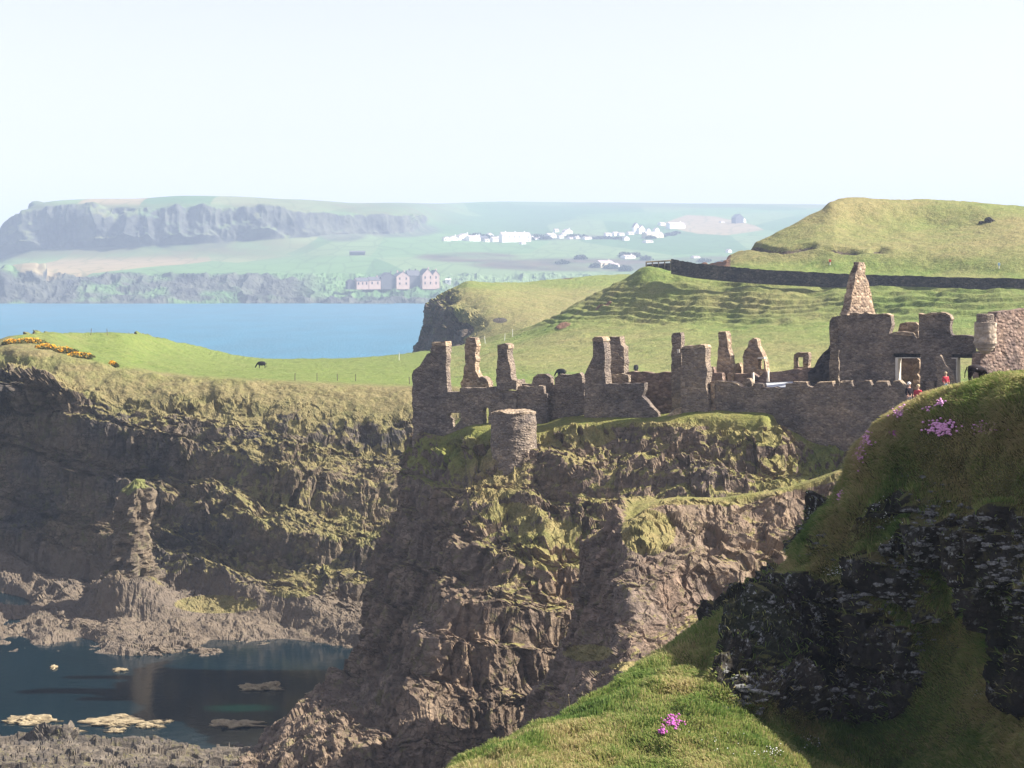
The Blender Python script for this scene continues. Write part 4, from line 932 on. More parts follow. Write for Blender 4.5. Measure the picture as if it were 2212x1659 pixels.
def rough_frustum(name, base, top, mat, n=14, amp=0.12, seed=0):
    base = [np.array(b) for b in base]; top = [np.array(b) for b in top]; vv = []; m_ = MB()
    for s_ in range(4):
        a0, a1, b0, b1 = base[s_], base[(s_ + 1) % 4], top[s_], top[(s_ + 1) % 4]
        nrm = np.cross(a1 - a0, b0 - a0); nrm /= np.linalg.norm(nrm)
        q = np.linspace(0, 1, n + 1); U, V_ = np.meshgrid(q, q, indexing='ij')
        P = ((a0[None, None] * (1 - U[..., None]) + a1[None, None] * U[..., None]) * (1 - V_[..., None]) + (b0[None, None] * (1 - U[..., None]) + b1[None, None] * U[..., None]) * V_[..., None])
        c_, _ = cell(P / np.array([.5, .5, .35]), seed)
        P = P + amp * np.stack([fbm(P * 1.3, 3, seed), fbm(P * 1.3, 3, seed + 1), 0.5 * fbm(P * 1.3, 3, seed + 2)], -1) * 1.6 + (nrm * amp * 0.5) * (c_ * ((U > 0) & (U < 1) & (V_ < 1)))[..., None]
        idx = np.arange((n + 1) ** 2).reshape(n + 1, n + 1)
        m_.add(P.reshape(-1, 3), None, np.stack([idx[:-1, :-1], idx[1:, :-1], idx[1:, 1:], idx[:-1, 1:]], -1).reshape(-1, 4))
    m_.add([tuple(q) for q in top], None, [(0, 1, 2, 3)])
    return m_.build(name, M[mat])
gb = [zz5(408, 672, 3.6), zz5(492, 680, 3.2), zz5(752, 672, 7.0), zz5(690, 672, 8.5)]
gt = [zz5(540, 160, 5.2), zz5(592, 165, 5.0), zz5(640, 165, 6.2), zz5(600, 160, 6.8)]
adopt(t, rough_frustum('gable', gb, gt, 'stone_pale', seed=53))
# bartizan
def lathe(name, c, prof, mat, n=40, seed=0, amp=0.04, parent=None):
    P = []
    th = np.linspace(0, 2 * math.pi, n, endpoint=False)
    for z, r_ in prof: P.append(np.stack([c[0] + r_ * np.cos(th), c[1] + r_ * np.sin(th), np.full(n, z)], -1))
    P = np.array(P); c_, _ = cell(P / np.array([.45, .45, .3]), seed)
    dr = np.stack([np.cos(th), np.sin(th), 0 * th], -1)[None]
    if amp >= .05: P[..., 2] += 0.22 * sstep(prof[-1][0] - 1.6, prof[-1][0], P[..., 2]) * fbm(P / np.array([1.3, 1.3, 9]), 3, 61)
    P = P + dr * (amp * c_ + amp * fbm(P * 1.2, 2, seed))[..., None]
    k = len(prof); idx = np.arange(k * n).reshape(k, n); nx_ = np.roll(idx, -1, axis=1)
    f = np.stack([idx[:-1], nx_[:-1], nx_[1:], idx[1:]], -1).reshape(-1, 4)
    V_ = np.concatenate([P.reshape(-1, 3), [[c[0], c[1], prof[-1][0]], [c[0], c[1], prof[0][0]]]])
    f3 = np.array([(idx[-1, i], idx[-1, (i + 1) % n], k * n) for i in range(n)] + [(idx[0, (i + 1) % n], idx[0, i], k * n + 1) for i in range(n)])
    return mesh_np(name, V_, [f, f3], M[mat], parent)
def dense(pr, dz=0.35):
    out = []
    for (z0, r0), (z1, r1) in zip(pr[:-1], pr[1:]):
        n = max(1, int(abs(z1 - z0) / dz)); out += [(z0 + (z1 - z0) * q / n, r0 + (r1 - r0) * q / n) for q in range(n)]
    return out + [pr[-1]]
pm = zz5(1832, 900, 1.1); Dm = pm[1]; rr = (105 / 4.022 * .8847) / FV * Dm
zt = lambda y: CAMZ - (0.8847 * (600 + y / 4.022) - HZ) / FV * Dm
adopt(t, lathe('bartizan', pm, dense([(zt(940), rr), (zt(752), rr)]), 'dressed', seed=54),
      lathe('bartizan_corbel', pm, dense([(zt(1062), rr * .35), (zt(1030), rr * .62), (zt(1028), rr * .72), (zt(1005), rr * .8), (zt(1003), rr * .88), (zt(975), rr * .92), (zt(973), rr), (zt(960), rr), (zt(958), rr * 1.12), (zt(940), rr * 1.12)], .2), 'dressed', seed=55, amp=0.01),
      lathe('bartizan_cap', pm, dense([(zt(752), rr * .99), (zt(745), rr * .8), (zt(680), rr * .8), (zt(668), rr * .7)]), 'stone', seed=56),
      slab('corner_pier', z5("1725,1700 1725,1040 1795,1040 1795,1700"), 3.3, 1.6, seed=57))
pq = zz5(1940, 900, 2.6)
adopt(t, slab('east_wall', z5("1790,1700 1790,1060 1925,1040 1938,700 1950,652 2060,640 2212,622 2500,600 2500,1700"), 0.0, 1.6, 'stone_pink', seed=58, psi=math.radians(-34), org=(pq[0], pq[1]), rag=0.06))
o = slab('broken_pillar', z5("1350,1600 1345,1085 1380,1070 1412,1105 1442,1170 1500,1240 1522,1300 1528,1600"), 0.5, 1.4, 'stone', seed=59, rag=0.2)
tag(o, 'jagged broken pillar leaning up before the gatehouse between its doorway and its open arch', 'pillar')
o = slab('ruined_wall', z5("1240,1600 1245,1335 1335,1325 1340,1600"), 1.2, 1.0, 'stone', seed=60)
tag(o, 'short wall piece at the foot of the gatehouse, left of the jagged broken pillar', 'wall')

# round corner tower on the cliff face
pt = W(0.8847 * (960 + 1085 / 3.687), 1000, 181.0 * KS); Dt = 181.0 * KS
zz = lambda y: CAMZ - (0.8847 * (780 + y / 3.687) - HZ) / FV * Dt
r0 = (208 / 3.687 * .8847) / FV * Dt
t = empty('round_tower', (pt[0], pt[1], zz(1420))); tag(t, 'squat round stone tower with a pale rim on the cliff below the castle wall', 'tower')
adopt(t, lathe('tower_wall', pt, dense([(zz(1300), r0 * 1.03), (zz(1285), r0 * 1.02), (zz(900), r0 * .97), (zz(840), r0 * .93)], .25), 'stone', n=64, seed=61, amp=0.05),
      lathe('plinth', pt, dense([(zz(1560), r0 * 1.12), (zz(1300), r0 * 1.06), (zz(1288), r0 * 1.05)], .25), 'stone', n=48, seed=62, amp=0.08),
      lathe('rim', pt, [(zz(846), r0 * .95), (zz(828), r0 * .95), (zz(815), r0 * .8)], 'coping', n=64, seed=63, amp=0.09))

# ------------------------------------------------------------------ dark field wall on the hill, platform, fences
wpts = [(1450, 578, 351), (1500, 587, 347), (1570, 594, 344), (1650, 600, 341), (1750, 605, 337), (1850, 609, 334), (2000, 612, 327), (2212, 616, 319), (2450, 620, 310)]
mb = MB(); prev = None; r_ = random.Random(3)
for i in range(len(wpts) - 1):
    for q in range(14):
        tt = q / 14; a_ = [wpts[i][k] + (wpts[i + 1][k] - wpts[i][k]) * tt for k in range(3)]
        b = W(*a_); hh = (19 - 5 * min(1, (a_[0] - 1450) / 700)) / FV * a_[2] + r_.uniform(-.08, .08)
        cur = (b, hh)
        if prev is not None:
            (p0, h0), (p1, h1) = prev, cur; th2 = np.array([0.0, 0.5, 0])
            dn = np.array([0, 0, 1.2])
            mb.hexa([tuple(x) for x in (p0 - dn, p1 - dn, p1 - dn + th2, p0 - dn + th2, p0 + [0, .05, h0], p1 + [0, .05, h1], p1 + [0, .4, h1], p0 + [0, .4, h0])])
        prev = cur
o = mb.build('field_wall', M['dark_wall']); tag(o, 'long dark dry-stone wall running along the bench of the green hill', 'wall')
M['timber'] = flat_mat('grey_timber', (0.13, 0.11, 0.09), 0.2, 6)
M['white'] = flat_mat('white_paint', (0.75, 0.75, 0.72), 0.05, 3)
t = empty('viewing_rail', (0, 0, 0)); tag(t, 'low railed stone platform at the left end of the dark hill wall', 'platform')
pa, pb = W(1396, 576, 361), W(1449, 573, 358)
mb = MB(); mb.tube(tuple(pa + [0, 0, .9]), tuple(pb + [0, 0, .9]), .14, .14, 6); mb.build('rail', M['coping'], t)
for q in range(5):
    pp = pa + (pb - pa) * q / 4; mb = MB(); mb.tube(tuple(pp - [0, 0, 1]), tuple(pp + [0, 0, .9]), .12, .12, 6); mb.build('post', M['timber'], t)
mb = MB(); mb.hexa([tuple(x) for x in (pa - [0, 0, 2], pb - [0, 0, 2], pb + [0, .4, -2], pa + [0, .4, -2], pa + [0, .3, .45], pb + [0, .3, .45], pb + [0, .6, .45], pa + [0, .6, .45])]); mb.build('panel', M['dark_wall'], t)

def make_post(label, group, h, r, mat, x, y, z):
    mb = MB(); mb.tube((0, 0, -.4), (0.03, 0, h), r, r * .85, 6); o = mb.build('fence_post', M[mat]); tag(o, label, 'fence post', group); o.location = (x, y, z); return o
posts = []
def place_post(key, vx, vy, h, mat, label, group):
    h_ = hit(key, vx, vy)
    if h_ is None: return
    src = next((q for q in posts if q['group'] == group), None)
    if src is None: posts.append(make_post(label, group, h * .85, .055, mat, *h_))
    else:
        c = src.copy(); C.objects.link(c); c.location = h_; c['label'] = label; c.rotation_euler = (random.uniform(-.08, .08), random.uniform(-.12, .12), random.uniform(0, 3)); posts.append(c)
Gd, Gw = 'dark fence posts along the cliff-side of the meadow', 'pale fence posts along the far edge of the meadow'
for vx, vy in ((637, 822), (685, 822), (729, 823), (768, 824), (885, 830), (196, 724), (232, 724)):
    place_post('land', vx, vy, 1.2, 'timber', 'dark wooden fence post standing in the green meadow above the cliff', Gd)
for vx, vy in ((862, 778), (1011, 749), (1027, 748), (1048, 742), (1090, 737), (1107, 727)):
    place_post('hill' if vx > 1000 else 'land', vx, vy, 1.7, 'white', 'pale fence post along the seaward edge of the meadow behind the castle', Gw)
for k, (vx, vy, lab) in enumerate(((1793, 572, 'small red and white marker post on the slope above the dark wall'), (2158, 580, 'small pale blue marker post on the slope above the dark wall'))):
    h_ = hit('hill', vx, vy)
    if h_:
        t = empty('marker_post', h_); tag(t, lab, 'marker')
        mb = MB(); mb.tube((0, 0, -.3), (0, 0, 1.1), .07, .07, 6); mb.build('post', M['white'], t)
        mb = MB(); mb.box((0, -.05, .8), (.45, .06, .5)); mb.build('plate', flat_mat('marker_paint_%d' % k, ((0.7, 0.10, 0.06), (0.35, 0.5, 0.65))[k], .05, 2), t)

for i, (vx, vy, r_, lab) in enumerate(((2138, 478, 11, 'grey boulder standing out on the upper right hillside'), (2120, 482, 6, 'small flat stone just left of the hillside boulder'))):
    h_ = hit('hill', vx, vy)
    if h_:
        o = MB().ball((0, 0, 0), r_ * h_[1] / FV, 24, 16, (1, .8, .75), .5, 60 + i).build('boulder', M['dark_wall']); o.location = h_; tag(o, lab, 'boulder')
# ------------------------------------------------------------------ animals
M['hide'] = flat_mat('black_hide', (0.012, 0.011, 0.013), 0.3, 5, 0.7)
M['goat_hide'] = flat_mat('dark_coat', (0.03, 0.024, 0.028), 0.5, 9, 0.8)
M['pale_coat'] = flat_mat('grey_coat', (0.30, 0.27, 0.29), 0.2, 9, 0.8)
def skin_mesh(name, chains, mat, sub=2, parent=None):
    """chains: list of lists of (x,y,z,r); points repeated at the same place are welded"""
    vs, es, rs, ix = [], [], [], {}
    for ch in chains:
        p = None
        for q in ch:
            k = tuple(round(w_, 3) for w_ in q[:3])
            if k not in ix: ix[k] = len(vs); vs.append(q[:3]); rs.append(q[3])
            if p is not None: es.append((p, ix[k]))
            p = ix[k]
    me = bpy.data.meshes.new(name); me.from_pydata(vs, es, []); me.update()
    o = bpy.data.objects.new(name, me); C.objects.link(o)
    sk = o.modifiers.new('skin', 'SKIN'); sk.use_smooth_shade = True
    for i, r_ in enumerate(rs):
        rr_ = r_ if isinstance(r_, tuple) else (r_, r_)
        me.skin_vertices[0].data[i].radius = rr_
    me.skin_vertices[0].data[0].use_root = True
    sb = o.modifiers.new('sub', 'SUBSURF'); sb.levels = sub; sb.render_levels = sub
    dg = bpy.context.evaluated_depsgraph_get(); me2 = bpy.data.meshes.new_from_object(o.evaluated_get(dg))
    me2.materials.clear(); me2.materials.append(mat)
    o.modifiers.clear(); o.data = me2; o.name = name
    if parent: o.parent = parent
    return o
def cow(loc, rz, s, label, lying=False):
    g = 0.62 if lying else 0
    z = lambda q: q - g
    spine = [(0.85, 0, z(1.12), .30), (0.55, 0, z(1.08), .46), (0.1, 0, z(1.0), .50), (-0.35, 0, z(1.02), .48), (-0.62, 0, z(1.05), .36), (-0.85, 0, z(.92), .17), (-1.05, 0, z(.62), .13), (-1.17, 0, z(.38), .13), (-1.25, 0, z(.16), .08)]
    ch = [spine]
    if not lying:
        for sy in (-.2, .2):
            ch.append([(0.55, 0, 1.08, .46), (0.62, sy, .80, .20), (0.60, sy, .62, .10), (0.72, sy, .42, .07), (0.66, sy, .06, .065)])
            ch.append([(-0.35, 0, 1.02, .48), (-0.42, sy, .72, .17), (-0.44, sy, .42, .075), (-0.42, sy, .05, .06)])
    else:
        for sy in (-.3, .3): ch.append([(0.1, 0, z(1.0), .50), (0.3, sy, .15, .15), (0.7, sy, .1, .08)])
    t = empty('cow', loc, rz); tag(t, label, 'cow', 'black cows grazing behind the castle')
    b = skin_mesh('body', ch, M['hide'], 2, t)
    tl = MB(); tl.tube((0.98, 0, z(1.15)), (1.05, 0.02, z(.45)), .03, .02, 6); tl.ball((1.05, .02, z(.4)), .06, 8, 6, (1, 1, 2)); tl.build('tail', M['hide'], t)
    for sy in (-.14, .14):
        er = MB(); er.ball((-1.02, sy * 1.1, z(.72)), .09, 8, 6, (.7, 1.2, .45)); er.build('ear', M['hide'], t)
    t.scale = (s, s, s); return t
h_ = hit('land', 565, 796)
cow(h_, 0.1, 0.80, 'black cow grazing with lowered head in the open meadow left of the castle')
h_ = hit('hill', 1212, 815); cow(h_ + Vector((0, 0, .0)), -0.5, 0.85, 'black cow lying down, half hidden behind the broken wall top of the middle range')
h_ = hit('hill', 1374, 805); cow(h_, 1.5, 0.8, 'black cow seen end-on above the level-topped back wall')
# animal on the mound
hm = next(q2 for q2 in (hit('mound', 2110, yy) for yy in (824, 827, 830, 833, 836, 840, 845)) if q2 is not None and q2[1] < 60)
an = empty('grazing_animal', hm + Vector((0, 0, .05)), 0.25); tag(an, 'dark shaggy animal with a pale flank standing on the grassy mound top beside the gatehouse', 'animal')
ch = [[(-0.22, 0, .38, .06), (-0.14, 0, .385, .10), (0.0, 0, .37, .115), (0.14, 0, .36, .11), (0.2, -.02, .30, .08), (0.25, -.05, .2, .055), (0.27, -.08, .12, .04)]]
for sy in (-.05, .05):
    ch.append([(-0.14, 0, .385, .10), (-.17, sy, .24, .055), (-.20, sy, .14, .025), (-.17, sy, .01, .018)])
    ch.append([(0.14, 0, .36, .11), (.12, sy, .2, .045), (.12, sy, .10, .022), (.13, sy, .01, .018)])
skin_mesh('body', ch, M['goat_hide'], 2, an)
q_ = MB(); q_.ball((-.05, -.05, .36), .075, 12, 8, (1.2, .9, .8), .15, 3); q_.build('flank_patch', M['pale_coat'], an)
q_ = MB(); q_.tube((-.27, 0, .40), (-.33, 0, .26), .016, .014); q_.tube((-.33, 0, .26), (-.345, 0, .12), .014, .006); q_.build('tail', M['goat_hide'], an)
for sy in (-.1, -.05):
    q_ = MB(); q_.ball((.22, sy * 1.0, .26), .03, 8, 6, (.6, 1.2, .7)); q_.build('ear', M['goat_hide'], an)
an.scale = (1.15, 1.15, 1.15)

# ------------------------------------------------------------------ visitors
M['skin'] = flat_mat('skin', (0.55, 0.34, 0.25), 0.05, 9)
def person(loc, rz, label, top, legs, hair, hat=None, pose='stand'):
    t = empty('person', loc, rz); tag(t, label, 'person', 'visitors below the gatehouse')
    body = [[(0, 0, .93, .14), (0, 0, 1.15, .145), (0, 0, 1.36, .165), (0, 0, 1.47, .075), (0, 0, 1.55, .06), (0, -.01, 1.66, .10), (0, -.01, 1.72, .09)]]
    for s_ in (-1, 1):
        body.append([(0, 0, .93, .14), (.10 * s_, 0, .86, .10), (.11 * s_, -.02, .48, .062), (.11 * s_, .02, .08, .045), (.11 * s_, -.12, .04, .04)])
        body.append([(0, 0, 1.36, .165), (.19 * s_, 0, 1.38, .06), (.25 * s_, .02, 1.12, .045), (.22 * s_, -.14, .93, .035), (.20 * s_, -.2, .86, .035)])
    skin_mesh('body', body, M['skin'], 2, t)
    jk = [[(0, 0, .88, .165), (0, 0, 1.12, .17), (0, 0, 1.36, .19), (0, 0, 1.44, .10)]]
    for s_ in (-1, 1): jk.append([(0, 0, 1.36, .19), (.20 * s_, 0, 1.38, .08), (.255 * s_, .02, 1.12, .065), (.225 * s_, -.13, .95, .055)])
    skin_mesh('jacket', jk, top, 2, t)
    tr = [[(0, 0, .95, .155), (0, 0, .88, .15)]]
    for s_ in (-1, 1): tr.append([(0, 0, .88, .15), (.10 * s_, 0, .82, .115), (.11 * s_, -.02, .48, .08), (.11 * s_, .02, .12, .065)])
    skin_mesh('trousers', tr, legs, 2, t)
    hb = MB(); hb.ball((0, .02, 1.72), .125, 12, 8, (1, 1.05, 1.0)); hb.build('hair', hair, t)
    fc = MB(); fc.ball((0, -.125, 1.66), .022, 6, 5); fc.ball((.035, -.105, 1.69), .012, 6, 5); fc.ball((-.035, -.105, 1.69), .012, 6, 5); fc.build('face', M['skin'], t)
    return t
red = flat_mat('red_cloth', (0.45, 0.05, 0.07), .1, 5); drk = flat_mat('dark_cloth', (0.02, 0.015, 0.02), .2, 5); wht = flat_mat('white_hair', (0.85, 0.82, 0.76), .03, 5)
blu = flat_mat('pale_blue_cloth', (0.25, 0.40, 0.48), .1, 5); brn = flat_mat('sandy_hair', (0.45, 0.36, 0.22), .1, 5); gry = flat_mat('grey_cloth', (0.16, 0.15, 0.15), .1, 5)
def stand(vx, vhead, D, *a_):
    p_ = W(vx, vhead, D); return person((p_[0], p_[1], p_[2] - 1.83), *a_)
stand(1964, 825, 122, 0.4, 'person with white hair and a dark jacket behind the grassy ridge', drk, gry, wht)
stand(1983, 830, 124, -0.3, 'person in a red top and light trousers beside the white-haired visitor', red, flat_mat('cream_cloth', (0.6, 0.52, 0.45), .1, 5), brn)
stand(2043, 803, 150, 0.2, 'person in a red jacket and pale blue trousers beside the jagged broken pillar', red, blu, brn)
# bridge approach the visitors stand on
gp = [W(1880, 900, 118), W(2080, 880, 118), W(2110, 880, 160), W(1940, 900, 160)]

# ------------------------------------------------------------------ rocks of the shore
def rock(name, c, r, sq, seed, mat, label, group=None, nz=0.35, seg=40):
    th = np.linspace(0, math.pi, seg // 2 + 1); ph = np.linspace(0, 2 * math.pi, seg, endpoint=False)
    T_, P_ = np.meshgrid(th, ph, indexing='ij'); v = np.stack([np.sin(T_) * np.cos(P_), np.sin(T_) * np.sin(P_), np.cos(T_)], -1).reshape(-1, 3)
    c_, _ = cell(v * 2.6 + seed, seed); v = v * (1 + nz * fbm(v * 2.2 + seed * 3.3, 5, seed) + 0.12 * c_)[:, None] * r * np.array(sq)
    f = [(i * seg + j, (i + 1) * seg + j, (i + 1) * seg + (j + 1) % seg, i * seg + (j + 1) % seg) for i in range(seg // 2) for j in range(seg)]
    o = mesh_np(name, v, np.array(f), M[mat]); o.location = c; tag(o, label, 'rock', group); return o
m, nt, p_ = newmat('weed_bleached_rock'); v_ = pos(nt); n_ = noise_n(nt, v_, 1.6, 5, .7)
c_ = ramp(nt, n_, [(0.3, (0.13, 0.10, 0.065)), (0.5, (0.27, 0.215, 0.13)), (0.75, (0.42, 0.35, 0.23))])
sz = N(nt, 'ShaderNodeSeparateXYZ'); nt.links.new(v_, sz.inputs[0]); wet = ramp(nt, math_n(nt, 'ADD', sz.outputs[2], math_n(nt, 'MULTIPLY', n_, 0.12)), [(0.10, (1, 1, 1)), (0.2, (0, 0, 0))])
nt.links.new(mix(nt, wet, c_, (0.035, 0.03, 0.02)), p_.inputs['Base Color']); bump(nt, p_, n_, 0.7, 0.2); M['skerry'] = m
sk = [(65, 1555, 62, 10, 'long golden skerry awash at the left edge of the inlet'), (265, 1549, 60, 5, 'thin golden skerry, upper one of the cluster in the middle of the inlet'),
      (250, 1561, 70, 8, 'broad golden skerry in the middle of the cluster in the inlet'), (352, 1559, 26, 5, 'small skerry at the right end of the inlet cluster'), (320, 1569, 36, 5, 'low skerry just below the broad golden one'),
      (145, 1577, 38, 5, 'low skerry in front of the cluster, towards the left edge'), (245, 1579, 34, 4, 'dark-edged low skerry in front of the cluster, near the shore rocks'),
      (505, 1563, 62, 9, 'long pale skerry touching the foot of the castle rock'), (570, 1483, 48, 13, 'humped pale rock standing alone in the dark part of the inlet'), (572, 1485, 24, 14, None),
      (688, 1497, 26, 9, 'pale rock beside the foot of the castle rock, above the long skerry'), (115, 1443, 10, 3, 'tiny pale rock below the left foreshore'), (262, 1447, 22, 3, 'tiny pale rock in the water below the foreshore')]
for i, (vx, vy, rx, ry, lab) in enumerate(sk):
    if lab is None: continue
    D = CAMZ * FV / (vy + ry * .35 - HZ); k = D / FV
    rock('skerry', (( vx - 1106) * k, D, -0.25), 1.0, (rx * k * 1.05, max(1.1, rx * k * .5), ry * k * .75 + .25), 200 + i, 'skerry', lab, 'skerries in the inlet', .75, 64)
# stack against the left cliff
mb = MB(); pcx = W(283, 1255, 214.5); 
kk = 213 / FV; H_ = (1258 - 1052) * kk; Pst = []
for j in range(60):
    zq = j / 59.0; w_ = (50 + 7 * math.sin(zq * 9) - 26 * zq ** 3 - 5 * zq) * kk; cxo = (vo_ := (-6 + 12 * zq)) * kk
    for i in range(48):
        a_ = 2 * math.pi * i / 48; Pst.append((pcx[0] + cxo + w_ * math.cos(a_), pcx[1] + 1 + w_ * .9 * math.sin(a_), pcx[2] - 1.5 + (H_ + 1.5) * zq))
Pst = np.array(Pst).reshape(60, 48, 3); ctr = Pst.mean(1, keepdims=True); dr = (Pst - ctr) / np.linalg.norm(Pst - ctr, axis=-1, keepdims=True)
c1, _ = cell(Pst / np.array([1.1, 1.1, 2.2]), 301); c2, _ = cell(Pst / .5, 302)
Pst = Pst + dr * (0.5 * c1 + .22 * c2 + 0.8 * fbm(Pst / 2.2, 4, 303))[..., None]; Pst[..., 2] += (np.linspace(0, 1, 60)[:, None] ** 4) * (0.9 * fbm(Pst / 1.8, 3, 305) + .12 * (Pst[..., 0] - pcx[0]))
topc = Pst[-1].mean(0) + [0, 0, .5]
idx = np.arange(60 * 48).reshape(60, 48); nx_ = np.roll(idx, -1, axis=1)
o = mesh_np('rock_pillar', np.concatenate([Pst.reshape(-1, 3), [topc]]), [np.stack([idx[:-1], nx_[:-1], nx_[1:], idx[1:]], -1).reshape(-1, 4), np.array([(idx[-1, i], idx[-1, (i + 1) % 48], 2880) for i in range(48)])],
            M['land'], None, False, {'gm': np.concatenate([np.repeat(sstep(.90, .99, np.linspace(0, 1, 60)), 48), [1]]), 'dm': np.full(2881, .5), 'sm': np.full(2881, .35)})
tag(o, 'tall weathered rock pillar with a grassy top standing against the shaded left cliff', 'rock pillar')

# foreground shore rocks, bottom left
def ptz(s):
    out = []
    for t_ in s.split():
        a_, b_, c_ = (float(q) for q in t_.split(',')); out.append(W(a_, b_, (CAMZ - c_) * FV / (b_ - HZ)))
    return out
xs_ = [-300, -100, 0, 60, 110, 140, 170, 300, 420, 520, 580, 640]
FG = [ptz(' '.join(f'{x},{y},{z}' for x, y, z in zip(xs_, ys, zs))) for ys, zs in (
    ([1575, 1580, 1588, 1590, 1580, 1580, 1590, 1598, 1605, 1612, 1620, 1625], [-2] * 12),
    ([1582, 1588, 1596, 1597, 1572, 1574, 1596, 1602, 1612, 1620, 1628, 1632], [.1, .1, .1, .1, 1.6, 1.6, .1, .1, .1, .1, .1, .1]),
    ([1605, 1607, 1612, 1612, 1600, 1600, 1612, 1620, 1628, 1634, 1640, 1645], [.9] * 12),
    ([1650, 1650, 1650, 1650, 1650, 1650, 1650, 1655, 1660, 1665, 1670, 1675], [1.3] * 12),
    ([1800] * 12, [1.8] * 12), ([2000] * 12, [-1] * 12))]
P0 = sheet_points(FG, 2.0)
n0 = grid_normals(P0)
c1, _ = cell(P0 / np.array([2.2, 1.6, 1.2]), 401); c2, _ = cell(P0 / np.array([.9, .7, .7]), 402)
P = P0 + n0 * (0.45 * ridge(P0 / 3.6, 3, 403) + 0.42 * c1 + .16 * c2 + .12 * fbm(P0 / 1.2, 2, 404))[..., None] * np.clip((P0[..., 2] + 1.2) / 1.4, .25, 1)[..., None]
o = grid_mesh('shore_rocks', P, M['shore'], {'gm': 0.45 * sstep(.6, .95, grid_normals(P)[..., 2]) * sstep(-.1, .3, fbm(P0 / 3, 2, 405)), 'dm': np.full(P.shape[:2], .6), 'sm': np.zeros(P.shape[:2])}); tag(o, kind='structure')

# ------------------------------------------------------------------ gorse
M['gorse_leaf'] = flat_mat('gorse_leaf', (0.10, 0.10, 0.035), .3, 8)
M['gorse_flower'] = flat_mat('gorse_flower', (0.78, 0.40, 0.03), .15, 8)
def leafy(name, centre, rx, ry, rz, n, size, mat, parent, seed, shell=0.5):
    g = np.random.default_rng(seed); d = g.normal(size=(n, 3)); d /= np.linalg.norm(d, axis=1)[:, None]; d[:, 2] = np.abs(d[:, 2])
    rad = shell + (1 - shell) * g.random(n) ** .5; c = d * rad[:, None] * [rx, ry, rz] * (1 + .3 * fbm(d * 2 + seed, 2, seed))[:, None]
    u = g.normal(size=(n, 3)); u /= np.linalg.norm(u, axis=1)[:, None]; w_ = np.cross(u, g.normal(size=(n, 3))); w_ /= np.linalg.norm(w_, axis=1)[:, None]
    s_ = size * (.6 + .8 * g.random(n))[:, None]
    V_ = np.stack([c - u * s_, c + w_ * s_ * .6, c + u * s_, c - w_ * s_ * .6], 1).reshape(-1, 3) + np.array(centre)
    return mesh_np(name, V_, np.arange(n * 4).reshape(n, 4), M[mat], parent)
for i, (vx, vy, rx, lab) in enumerate(((62, 733, 32, 'largest gorse bush in yellow flower at the far left cliff top'), (100, 745, 22, 'gorse bush in yellow flower just right of the largest one'), (138, 752, 22, 'low gorse bush in bright yellow flower, third from the left'),
                                        (172, 763, 26, 'wide low gorse bush with orange-yellow flowers on the slope brow'), (243, 783, 10, 'small isolated gorse bush with yellow flowers at the meadow edge'), (25, 735, 16, 'gorse bush at the very left edge of the cliff top'))):
    h_ = hit('land', vx, vy + 6)
    if h_ is None: continue
    k = h_[1] / FV; t = empty('gorse_bush', h_); tag(t, lab, 'gorse bush', 'gorse bushes on the left cliff top')
    leafy('foliage', (0, 0, -.2), rx * k * 1.25, rx * k, .62, 1900, .14, 'gorse_leaf', t, 500 + i)
    leafy('flowers', (0, 0, -.08), rx * k * 1.1, rx * k, .66, 360, .10, 'gorse_flower', t, 520 + i, .85)

